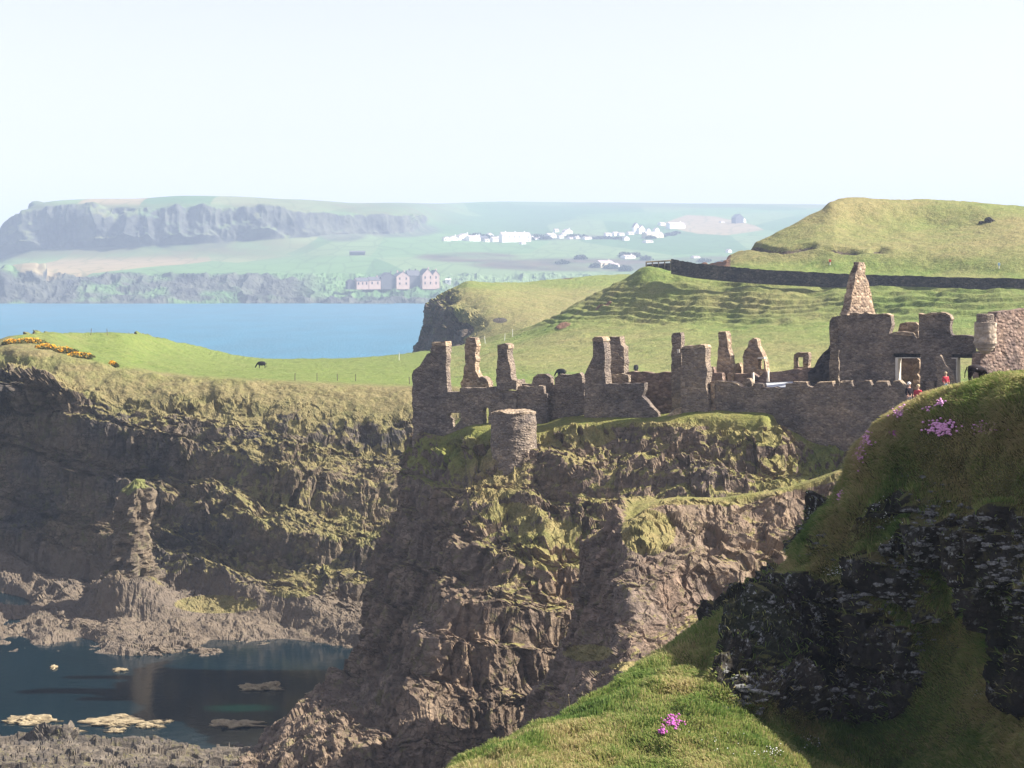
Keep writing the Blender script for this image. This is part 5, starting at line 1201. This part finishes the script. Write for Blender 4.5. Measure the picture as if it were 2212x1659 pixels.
# ------------------------------------------------------------------ mansion across the bay
M['sand_wall'] = flat_mat('pink_sandstone', (0.46, 0.34, 0.30), .12, .2, .9, 0)
M['tile'] = flat_mat('pale_tile_roof', (0.36, 0.30, 0.30), .1, .2, .9, 0)
M['roof'] = flat_mat('slate_roof', (0.10, 0.10, 0.115), .15, .2, .8, 0)
M['pane'] = flat_mat('dark_pane', (0.03, 0.035, 0.05), .1, 1, .3, 0)
M['limewash'] = flat_mat('limewash', (0.88, 0.87, 0.84), .03, .3, .9, 0)
M['buff'] = flat_mat('buff_render', (0.62, 0.53, 0.38), .05, .3, .9, 0)
def gable_block(t, x, y, w, d, h, rh, wall, roof='roof', along='x', wins=0, chim=0, tag_='wall', storeys=2):
    mb = MB(); mb.box((x, y, h / 2 - 2), (w, d, h + 4)); 
    a_ = [(x - w / 2, y - d / 2), (x + w / 2, y - d / 2), (x + w / 2, y + d / 2), (x - w / 2, y + d / 2)]
    if along == 'x': mb.add([(a_[0][0], a_[0][1], h), (a_[3][0], a_[3][1], h), (a_[0][0], y, h + rh), (a_[1][0], a_[1][1], h), (a_[2][0], a_[2][1], h), (a_[1][0], y, h + rh)], [(0, 1, 2), (3, 5, 4)])
    else: mb.add([(a_[0][0], a_[0][1], h), (a_[1][0], a_[1][1], h), (x, a_[0][1], h + rh), (a_[3][0], a_[3][1], h), (a_[2][0], a_[2][1], h), (x, a_[2][1], h + rh)], [(0, 1, 2), (3, 5, 4)])
    mb.build(tag_, M[wall], t)
    rf = MB(); e_ = .4; tk = .35
    if along == 'x':
        for s_ in (-1, 1):
            lo = y + s_ * (d / 2 + e_); zl = h - e_ * rh / (d / 2)
            rf.hexa([(x - w / 2 - e_, lo, zl), (x + w / 2 + e_, lo, zl), (x + w / 2 + e_, y, h + rh), (x - w / 2 - e_, y, h + rh), (x - w / 2 - e_, lo, zl + tk), (x + w / 2 + e_, lo, zl + tk), (x + w / 2 + e_, y, h + rh + tk), (x - w / 2 - e_, y, h + rh + tk)])
    else:
        for s_ in (-1, 1):
            lo = x + s_ * (w / 2 + e_); zl = h - e_ * rh / (w / 2)
            rf.hexa([(lo, y - d / 2 - e_, zl), (lo, y + d / 2 + e_, zl), (x, y + d / 2 + e_, h + rh), (x, y - d / 2 - e_, h + rh), (lo, y - d / 2 - e_, zl + tk), (lo, y + d / 2 + e_, zl + tk), (x, y + d / 2 + e_, h + rh + tk), (x, y - d / 2 - e_, h + rh + tk)])
    ro = rf.build('roof', M[roof], t)
    for q in range(chim):
        cx = x - w / 2 + w * (q + .5) / chim if chim > 1 else x + w * .3
        cm = MB(); cm.box((cx, y, h + rh + .6), (1.6, 1.3, 3.2)); cm.build('chimney', M[wall], t)
    for st_ in range(storeys):
        for q in range(wins):
            wx = x - w / 2 + w * (q + .5) / wins; wz = h * (st_ + .55) / storeys
            wi = MB(); wi.box((wx, y - d / 2 - .05, wz), (min(1.8, w / wins * .5), .3, h / storeys * .45)); wi.build('window', M['pane'], t)
hm = hit('far', 950, 618); 
t = empty('mansion', hm, .45); tag(t, 'large gabled sandstone mansion with grey roofs beyond the bay', 'mansion')
kx = hm[1] / FV
t.scale = (1, 1, 1.08)
def mx(vx): return (vx - 950) * kx
gable_block(t, (mx(812) + mx(845)) / 2, 4, mx(845) - mx(812), 16, 12, 6, 'roof', 'roof', 'y', 0, 1, 'wall')
gable_block(t, (mx(845) + mx(875)) / 2, 2, mx(875) - mx(845), 18, 13, 6, 'sand_wall', 'roof', 'y', 2, 2)
gable_block(t, (mx(875) + mx(903)) / 2, 5, mx(903) - mx(875), 14, 14, 7, 'roof', 'roof', 'x', 0, 2)
gable_block(t, (mx(903) + mx(928)) / 2, 0, mx(928) - mx(903), 20, 15, 8, 'sand_wall', 'roof', 'y', 2, 1)
gable_block(t, (mx(930) + mx(946)) / 2, 3, mx(946) - mx(930), 16, 15, 6, 'sand_wall', 'roof', 'y', 1, 1)
gable_block(t, (mx(755) + mx(782)) / 2, 0, mx(782) - mx(755), 12, 7, 4, 'sand_wall', 'roof', 'x', 3, 0, 'wall', 1)
gable_block(t, (mx(784) + mx(810)) / 2, 1, mx(810) - mx(784), 12, 8, 4, 'sand_wall', 'roof', 'x', 2, 1, 'wall', 1)
gable_block(t, (mx(738) + mx(753)) / 2, 3, mx(753) - mx(738), 10, 6, 3, 'roof', 'roof', 'y', 0, 0, 'wall', 1)
hm = hit('far', 968, 611)
if hm:
    t = empty('lodge', hm); tag(t, 'tiny white lodge with one dark doorway right of the mansion', 'house'); gable_block(t, 0, 0, 8, 6, 4.5, 1.2, 'limewash', 'limewash', 'x', 0, 0, 'wall', 1)
    mb = MB(); mb.box((0, -3.1, 1.8), (1.6, .3, 2.6)); mb.build('door', M['pane'], t)
hm = hit('far', 772, 551)
if hm:
    t = empty('barn', hm); tag(t, 'long dark barn alone in the green field above the mansion', 'barn'); gable_block(t, 0, 0, 25, 9, 4.5, 2.2, 'roof', 'roof', 'x', 0, 0, 'wall', 1)

# ------------------------------------------------------------------ village
def zv(x, y): return 0.8847 * (1070 + x / 6.32), 0.8847 * (520 + y / 6.32)
def zw(x, y): return 0.8847 * (1400 + x / 4.915), 0.8847 * (500 + y / 4.915)
VH = [(zv, 145, 435, 80, 60, 'limewash', 'y', 'small white gabled house at the left end of the village'), (zv, 245, 425, 100, 60, 'limewash', 'y', 'second white gabled house from the left end of the village'),
      (zv, 410, 425, 150, 90, 'limewash', 'y', 'tall white gable facing the bay, left of the long roof'), (zv, 560, 435, 150, 70, 'limewash', 'x', 'white long low house with a pink-grey roof in the left village'), (zv, 700, 430, 110, 60, 'roof', 'x', 'grey outbuilding between two white gables'),
      (zv, 810, 380, 80, 60, 'limewash', 'y', 'white gable just above the grey outbuilding'), (zv, 770, 450, 60, 40, 'limewash', 'x', 'low white shed in front of the grey outbuilding'), (zv, 905, 445, 110, 60, 'limewash', 'x', 'white cottage with dark windows left of the big white hotel'),
      (zv, 1205, 448, 360, 120, 'limewash', 'x', 'big white hotel with a row of chimneys, largest in the village'), (zv, 1330, 482, 60, 30, 'limewash', 'x', 'small white shed below the right end of the big hotel'),
      (zv, 1760, 388, 110, 60, 'limewash', 'x', 'cream cottage right of the dark trees beside the hotel'), (zv, 1840, 295, 50, 40, 'limewash', 'x', 'tiny white house on the slope above the cream cottage'), (zv, 2015, 320, 100, 60, 'limewash', 'y', 'white gabled house above the village middle'),
      (zv, 1530, 410, 150, 22, 'limewash', 'x', 'low white terrace along the road right of the hotel'), (zv, 2080, 400, 90, 22, 'limewash', 'x', 'low white terrace at the village middle'),
      (zw, 180, 415, 80, 25, 'limewash', 'x', 'small white bungalow near the village middle'), (zw, 430, 380, 60, 35, 'limewash', 'x', 'white house, first of the row with dark gardens'), (zw, 525, 372, 60, 38, 'limewash', 'x', 'white house, second of the row with dark gardens'),
      (zw, 590, 372, 50, 30, 'limewash', 'x', 'white house, third of the row with dark gardens'), (zw, 650, 430, 50, 45, 'limewash', 'y', 'bright white cube-like house below the row'), (zw, 700, 360, 60, 28, 'limewash', 'x', 'white house at the right end of the row'),
      (zw, 765, 350, 60, 110, 'limewash', 'y', 'tallest white house of the right village cluster'), (zw, 830, 350, 60, 85, 'limewash', 'y', 'tall white house next to the tallest one'), (zw, 912, 330, 35, 40, 'limewash', 'y', 'narrow white gable in the right cluster'),
      (zw, 1015, 335, 50, 50, 'limewash', 'y', 'white gable above the large buff building'), (zw, 975, 400, 200, 60, 'buff', 'x', 'large buff building with a low roof in the right cluster'), (zw, 915, 455, 80, 25, 'limewash', 'x', 'white shed at the lower left of the buff building'),
      (zw, 1080, 245, 60, 28, 'limewash', 'x', 'small white house up the slope right of the village'), (zw, 1245, 285, 160, 60, 'limewash', 'x', 'long pale farmhouse up the slope at the right'), (zw, 1800, 215, 40, 14, 'limewash', 'x', 'tiny white cottage on the upper right fields'),
      (zw, 2060, 215, 38, 45, 'limewash', 'y', 'white gabled farmhouse high on the right fields'), (zw, 1990, 222, 90, 90, 'roof', 'y', 'grey farm building left of the high white farmhouse'), (zw, 680, 645, 110, 34, 'limewash', 'x', 'white roofed house in the dark wood above the platform'),
      (zw, 400, 745, 160, 60, 'buff', 'x', 'cream house among bare trees beyond the green spur'), (zw, 510, 750, 90, 40, 'limewash', 'x', 'small white house right of the cream one beyond the spur'), (zw, 1490, 640, 70, 20, 'limewash', 'x', 'low white house in the trees above the brown field'), (zw, 1890, 575, 40, 35, 'limewash', 'y', 'small white house against the edge of the green hill')]
for i, (fz, x, y, w_, h_, wm, al, lab) in enumerate(VH):
    vx, vy = fz(x, y); g_ = hit('far', vx, vy)
    if g_ is None: continue
    sc = (6.32 if fz is zv else 4.915); k = .8847 / sc * g_[1] / FV
    t = empty('house', g_, random.uniform(.45, .8)); tag(t, lab, 'house', 'houses of the far village')
    Wd, Hh = w_ * k * 1.45, h_ * k * 1.25
    big = w_ > 300
    gable_block(t, 0, 5, Wd, max(7, min(14, Wd * .6)), Hh * (.62 if al == 'x' else .6), Hh * .38, wm, 'roof' if wm == 'roof' else 'tile', al, 6 if big else (2 if w_ > 70 else 1), 3 if big else (1 if w_ > 90 else 0), 'wall', 2 if Hh > 9 else 1)

for j, (x, y, w_, h_, lab) in enumerate(((1448, 408, 60, 34, 'white cottage just right of the big hotel, above the dark hedge'), (1640, 402, 70, 26, 'small white cottage between the hotel row and the cream cottage'), (1905, 392, 60, 34, 'white cottage right of the cream cottage'), (1950, 350, 60, 34, 'white cottage below the white gabled house in mid village'), (2160, 398, 60, 28, 'white bungalow at the right end of the low terrace'), (620, 395, 70, 40, 'white cottage behind the long low house in the left village'), (1000, 430, 60, 40, 'white lean house squeezed against the left end of the big hotel'))):
    vx, vy = zv(x, y); g_ = hit('far', vx, vy); k = .8847 / 6.32 * g_[1] / FV
    t = empty('house', g_, random.uniform(.45, .8)); tag(t, lab, 'house', 'houses of the far village')
    gable_block(t, 0, 4, w_ * k * 1.4, 8, h_ * k * .8, h_ * k * .45, 'limewash', 'tile', 'x', 2, 1, 'wall', 1)
# dark copses in and around the village
M['copse'] = flat_mat('far_tree_leaf', (0.07, 0.085, 0.055), .3, .1, .9, 0)
M['bark'] = flat_mat('bark', (0.08, 0.065, 0.05), .2, 3, .9, 0)
def tree(vx, vy, wpx, hpx, lab, seed):
    g_ = hit('far', vx, vy)
    if g_ is None: return
    k = g_[1] / FV; t = empty('tree', g_); tag(t, lab, 'tree', 'trees around the far village')
    leafy('crown', (0, 0, hpx * k * .12), wpx * k * .75, wpx * k * .6, hpx * k * .8, 420, 1.9, 'copse', t, seed, .2)
    mb = MB(); mb.tube((0, 0, -1), (0, 0, hpx * k * .5), .5, .25, 6); mb.build('trunk', M['bark'], t)
ts = [(1010, 514, 24, 9), (1030, 513, 30, 10), (1050, 514, 22, 9), (1158, 516, 26, 11), (1178, 517, 20, 9), (1145, 519, 16, 8), (1240, 513, 24, 8), (1262, 514, 14, 7), (1290, 516, 22, 6), (1312, 516, 18, 6), (1338, 517, 20, 6), (1405, 516, 18, 8), (1425, 512, 18, 8), (1448, 509, 18, 7), (1460, 505, 14, 6), (1254, 560, 20, 10), (1350, 556, 22, 12), (1370, 556, 22, 11), (1395, 562, 20, 10), (1290, 577, 24, 9), (1320, 580, 22, 10), (1352, 585, 20, 14), (1215, 570, 22, 8), (1600, 566, 22, 8), (1640, 562, 24, 8), (1560, 570, 24, 7), (1520, 566, 22, 8)]
for i, (vx, vy, w_, h_) in enumerate(ts):
    where = ('behind the left village houses' if vx < 1070 else 'right beside the big white hotel' if vx < 1200 else 'in the dark gardens of the village middle' if vx < 1350 and vy < 530 else 'in the right village cluster' if vy < 530 else 'in the wood beyond the green spur' if vx < 1420 else 'above the brown field on the hill')
    tree(vx, vy, w_, h_, 'hazy dark round tree ' + where, 700 + i)
# trees that look alike in one place share a place-group
for o_ in list(C.objects):
    if o_.get('category') == 'tree': o_['group'] = 'hazy trees ' + o_['label'].replace('hazy dark round tree ', '')

# ------------------------------------------------------------------ grass and flowers on the near mound
PMm, rkm, vxm, vym = MOUND
def blades():
    nr, nc = PMm.shape[:2]
    A, B_, C_, D_ = PMm[:-1, :-1], PMm[1:, :-1], PMm[1:, 1:], PMm[:-1, 1:]
    cen = (A + C_) / 2; area = np.linalg.norm(np.cross(C_ - A, D_ - B_), axis=-1) / 2
    cx_, cy_ = proj(cen); nz_ = grid_normals(PMm)[:-1, :-1]
    vis = (cx_ > -60) & (cx_ < 2290) & (cy_ < 1720) & (cy_ > 780)
    wgt = area * vis * (1 - .985 * sstep(.25, .55, rkm[:-1, :-1])); n = 360000
    g = np.random.default_rng(11); p_ = (wgt / wgt.sum()).ravel(); idx = g.choice(p_.size, n, p=p_)
    i, j = np.unravel_index(idx, wgt.shape); u = g.random(n)[:, None]; v = g.random(n)[:, None]
    Pb = (A[i, j] * (1 - u) + D_[i, j] * u) * (1 - v) + (B_[i, j] * (1 - u) + C_[i, j] * u) * v
    nb = nz_[i, j]
    vyb = proj(Pb)[1]; clump = 1.5 * fbm(Pb / .8, 3, 900); flow = np.stack([fbm(Pb / 2.2, 2, 901), fbm(Pb / 2.2, 2, 902), 0 * Pb[:, 0]], -1)
    L_ = (.12 + .18 * g.random(n)) * np.clip(1 + .9 * clump, .35, 2.6)
    dirn = nb * .55 + np.array([0, 0, .8]) + flow * 1.1 + g.normal(size=(n, 3)) * .28 + np.array([-.25, -.15, 0]); dirn /= np.linalg.norm(dirn, axis=1)[:, None]
    side = np.cross(dirn, g.normal(size=(n, 3))); side /= np.linalg.norm(side, axis=1)[:, None]; w_ = (.008 + .008 * g.random(n))[:, None]
    tip = Pb + dirn * L_[:, None] + np.array([-.02, 0, -.35]) * (L_ ** 2)[:, None] * 3; mid = Pb + dirn * (L_ * .55)[:, None]; base = Pb - nb * .03
    V_ = np.stack([base - side * w_, base + side * w_, mid + side * w_ * .8, mid - side * w_ * .8, tip], 1).reshape(-1, 3)
    k = np.arange(n)[:, None] * 5
    dry = np.clip(.48 + .75 * fbm(Pb / 1.6, 4, 903) + .20 * g.normal(size=n) + .25 * sstep(1180, 900, vyb) , 0, 1)
    return V_, np.concatenate([k + [[0, 1, 2, 3]]]), np.concatenate([k + [[3, 2, 4]]]), np.repeat(dry, 5)
V_, f4, f3, dry = blades()
m, nt, p = newmat('grass_blade')
nt.links.new(ramp(nt, attr(nt, 'dry').outputs['Fac'], [(0, (0.08, 0.15, 0.03)), (.4, (0.19, 0.26, 0.065)), (.7, (0.31, 0.31, 0.11)), (1, (0.46, 0.38, 0.19))]), p.inputs['Base Color'])
trn = N(nt, 'ShaderNodeBsdfTranslucent'); nt.links.new(p.inputs['Base Color'].links[0].from_socket, trn.inputs['Color'])
mxs = N(nt, 'ShaderNodeMixShader'); mxs.inputs[0].default_value = .45; nt.links.new(p.outputs[0], mxs.inputs[1]); nt.links.new(trn.outputs[0], mxs.inputs[2])
nt.links.new(mxs.outputs[0], [n_o for n_o in nt.nodes if n_o.type == 'OUTPUT_MATERIAL'][0].inputs[0])
p.inputs['Roughness'].default_value = .6
M['blade'] = m
o = mesh_np('grass', V_, [f4, f3], m, None, False, {'dry': dry}); tag(o, kind='stuff')

M['thrift'] = flat_mat('thrift_pink', (0.66, 0.34, 0.56), .2, 30, .8, 0); M['thrift_deep'] = flat_mat('thrift_magenta', (0.42, 0.11, 0.36), .2, 30, .8, 0)
M['stalk'] = flat_mat('stalk_green', (0.07, 0.11, 0.03), .2, 20, .9, 0); M['campion'] = flat_mat('campion_white', (0.80, 0.80, 0.76), .05, 20, .8, 0)
def clump(name, cat, vx, vy, rx, ry, n, hs, mat, lab, grp, seed, key='mound'):
    g = np.random.default_rng(seed); h0 = next((q2 for q2 in (hit(key, vx + o2, vy) for o2 in (0, 12, 24, 40)) if q2 is not None and q2[1] < 62), None)
    if h0 is None: return
    if cat == 'flowers' and name == 'thrift_clump': n = int(n * 1.6); hs *= 1.0 if mat == 'thrift_deep' else 1.15
    t = empty(name, h0); tag(t, lab, cat, grp); fl, st_ = MB(), MB(); cnt = 0
    for _ in range(n):
        a_, b_ = g.normal(size=2) * .5; q = next((q2 for q2 in (hit(key, vx + a_ * rx + o2, vy + b_ * ry) for o2 in (0, 12, 24, 40)) if q2 is not None and q2[1] < 62), None)
        if q is None: continue
        tip = Vector((q[0], q[1], q[2])) + Vector((g.normal() * .02 - .03, -.09, .10 + .06 * g.random())) - h0; cnt += 1
        fl.ball(tuple(tip), hs * (.7 + .6 * g.random()), 7, 5, (1, 1, .75)); st_.tube(tuple(Vector(q) - h0), tuple(tip), .005, .004, 4)
    if cnt: tag(fl.build('flowers', M[mat], t, True), kind='stuff'); tag(st_.build('stalks', M['stalk'], t), kind='stuff')
Gt, Gc = 'pink thrift clumps on the mound', 'white campion patches on the mound'
TH = [(2030, 930, 34, 16, 75, .035, 'thrift', 'largest pink thrift clump, near the mound top below the animal'), (1942, 895, 14, 14, 34, .03, 'thrift', 'round pink thrift clump near the left brow of the mound'), (1932, 942, 10, 8, 16, .028, 'thrift_deep', 'small thrift clump just below the round one on the left brow'),
      (1868, 955, 16, 14, 46, .032, 'thrift', 'pink thrift clump on the left outline of the mound'), (1856, 985, 14, 22, 52, .03, 'thrift', 'elongated thrift clump hanging down the left outline of the mound'), (2032, 876, 12, 8, 18, .028, 'thrift', 'pale thrift clump above the largest one'),
      (2005, 888, 8, 6, 10, .026, 'thrift', 'tiny thrift clump between the pale one and the round one'), (1456, 1562, 22, 16, 60, .03, 'thrift_deep', 'bright magenta thrift clump on the shadow edge of the grass slope'), (1432, 1585, 8, 8, 14, .028, 'thrift_deep', 'small magenta clump just below the bright one'), (1812, 1075, 10, 16, 22, .026, 'thrift', 'thin thrift patch low on the left outline of the mound'),
      (2130, 930, 30, 14, 26, .022, 'thrift', 'faded thin thrift patch right of the largest clump')]
for i, (vx, vy, rx, ry, n, hs, mt, lab) in enumerate(TH): clump('thrift_clump', 'flowers', vx, vy + 4, rx, ry, n, hs, mt, lab, Gt, 950 + i)
CA = [(1805, 1242, 26, 12, 34, 'white campion patch above the rock lip of the mound'), (1900, 1110, 40, 40, 22, 'scattered white campion in the upper middle of the mound'), (1735, 1120, 26, 40, 24, 'white campion specks near the left outline of the mound'), (1930, 1160, 22, 30, 20, 'yellowish white campion beside the dry grass tuft'),
      (1680, 1630, 60, 16, 46, 'white campion drift under the dark outcrop at the picture bottom'), (1760, 1612, 30, 12, 22, 'campion cluster at the right end of the bottom drift'), (2105, 1510, 22, 12, 16, 'small campion patch in the shaded grass at lower right'), (1560, 1610, 50, 30, 12, 'few scattered campion flowers on the shadowed slope')]
for i, (vx, vy, rx, ry, n, lab) in enumerate(CA): clump('campion_patch', 'flowers', vx, vy, rx, ry, n, .014, 'campion', lab, Gc, 980 + i)
# small lichened stones poking through the turf
M['lichen_stone'] = flat_mat('lichened_stone', (0.15, 0.15, 0.145), .95, 14, .9, .02)
g = np.random.default_rng(77); mb = MB()
for cx, cy, rx, ry, n in ((2010, 1120, 75, 75, 90), (1960, 1230, 60, 50, 60), (2190, 1240, 45, 80, 60), (1870, 1290, 130, 18, 60), (1760, 1180, 50, 60, 30), (1600, 1500, 60, 40, 40), (1960, 1360, 80, 60, 30), (2120, 1180, 50, 50, 25), (1760, 1500, 160, 30, 40)):
    for _ in range(n):
        a_, b_ = g.normal(size=2) * .6; q = hit('mound', cx + a_ * rx, cy + b_ * ry)
        if q is None: continue
        r_ = .02 + .075 * g.random() ** 2; mb.ball((q[0], q[1], q[2]), r_, 8, 6, (1.5 + g.random(), 1, .45 + .3 * g.random()), 1.1, int(g.integers(999)))
o = mb.build('stones', M['lichen_stone']); tag(o, kind='stuff')
# tall dead stems on the slope brow
for i, (vx, vy, h, lab) in enumerate(((1232, 1532, .42, 'tall dead stem standing above the lit grass brow'), (1206, 1541, .26, 'shorter leaning dead stem left of the tall one'), (1132, 1588, .2, 'short dead stem low on the lit grass brow'))):
    h_ = hit('mound', vx, vy + 4)
    if h_:
        mb = MB(); mb.tube((0, 0, -.05), (-.05 - .05 * i, 0, h), .007, .004, 5); mb.tube((-.03, 0, h * .6), (-.1, 0, h * .85), .004, .002, 4); mb.ball((-.05 - .05 * i, 0, h), .02, 7, 5)
        o = mb.build('dead_stem', flat_mat('dead_stalk_%d' % i, (.3, .24, .14), .2, 9, .9, 0)); o.location = h_; tag(o, lab, 'plant stem')
# ------------------------------------------------------------------ haze
m = bpy.data.materials.new('haze_air'); m.use_nodes = True; nt = m.node_tree; nt.nodes.clear()
out = nt.nodes.new("ShaderNodeOutputMaterial"); pv = nt.nodes.new("ShaderNodeVolumePrincipled")
pv.inputs["Color"].default_value = (0.60, 0.75, 1.0, 1); pv.inputs["Density"].default_value = 0.00019; pv.inputs["Anisotropy"].default_value = 0.0
nt.links.new(pv.outputs[0], out.inputs["Volume"])
hz = MB().hexa([(-9500, -400, -6), (9500, -400, -6), (9500, 9500, -6), (-9500, 9500, -6), (-9500, -400, 330), (9500, -400, 330), (9500, 9500, 330), (-9500, 9500, 330)]).build('haze', m)
tag(hz, kind='stuff')
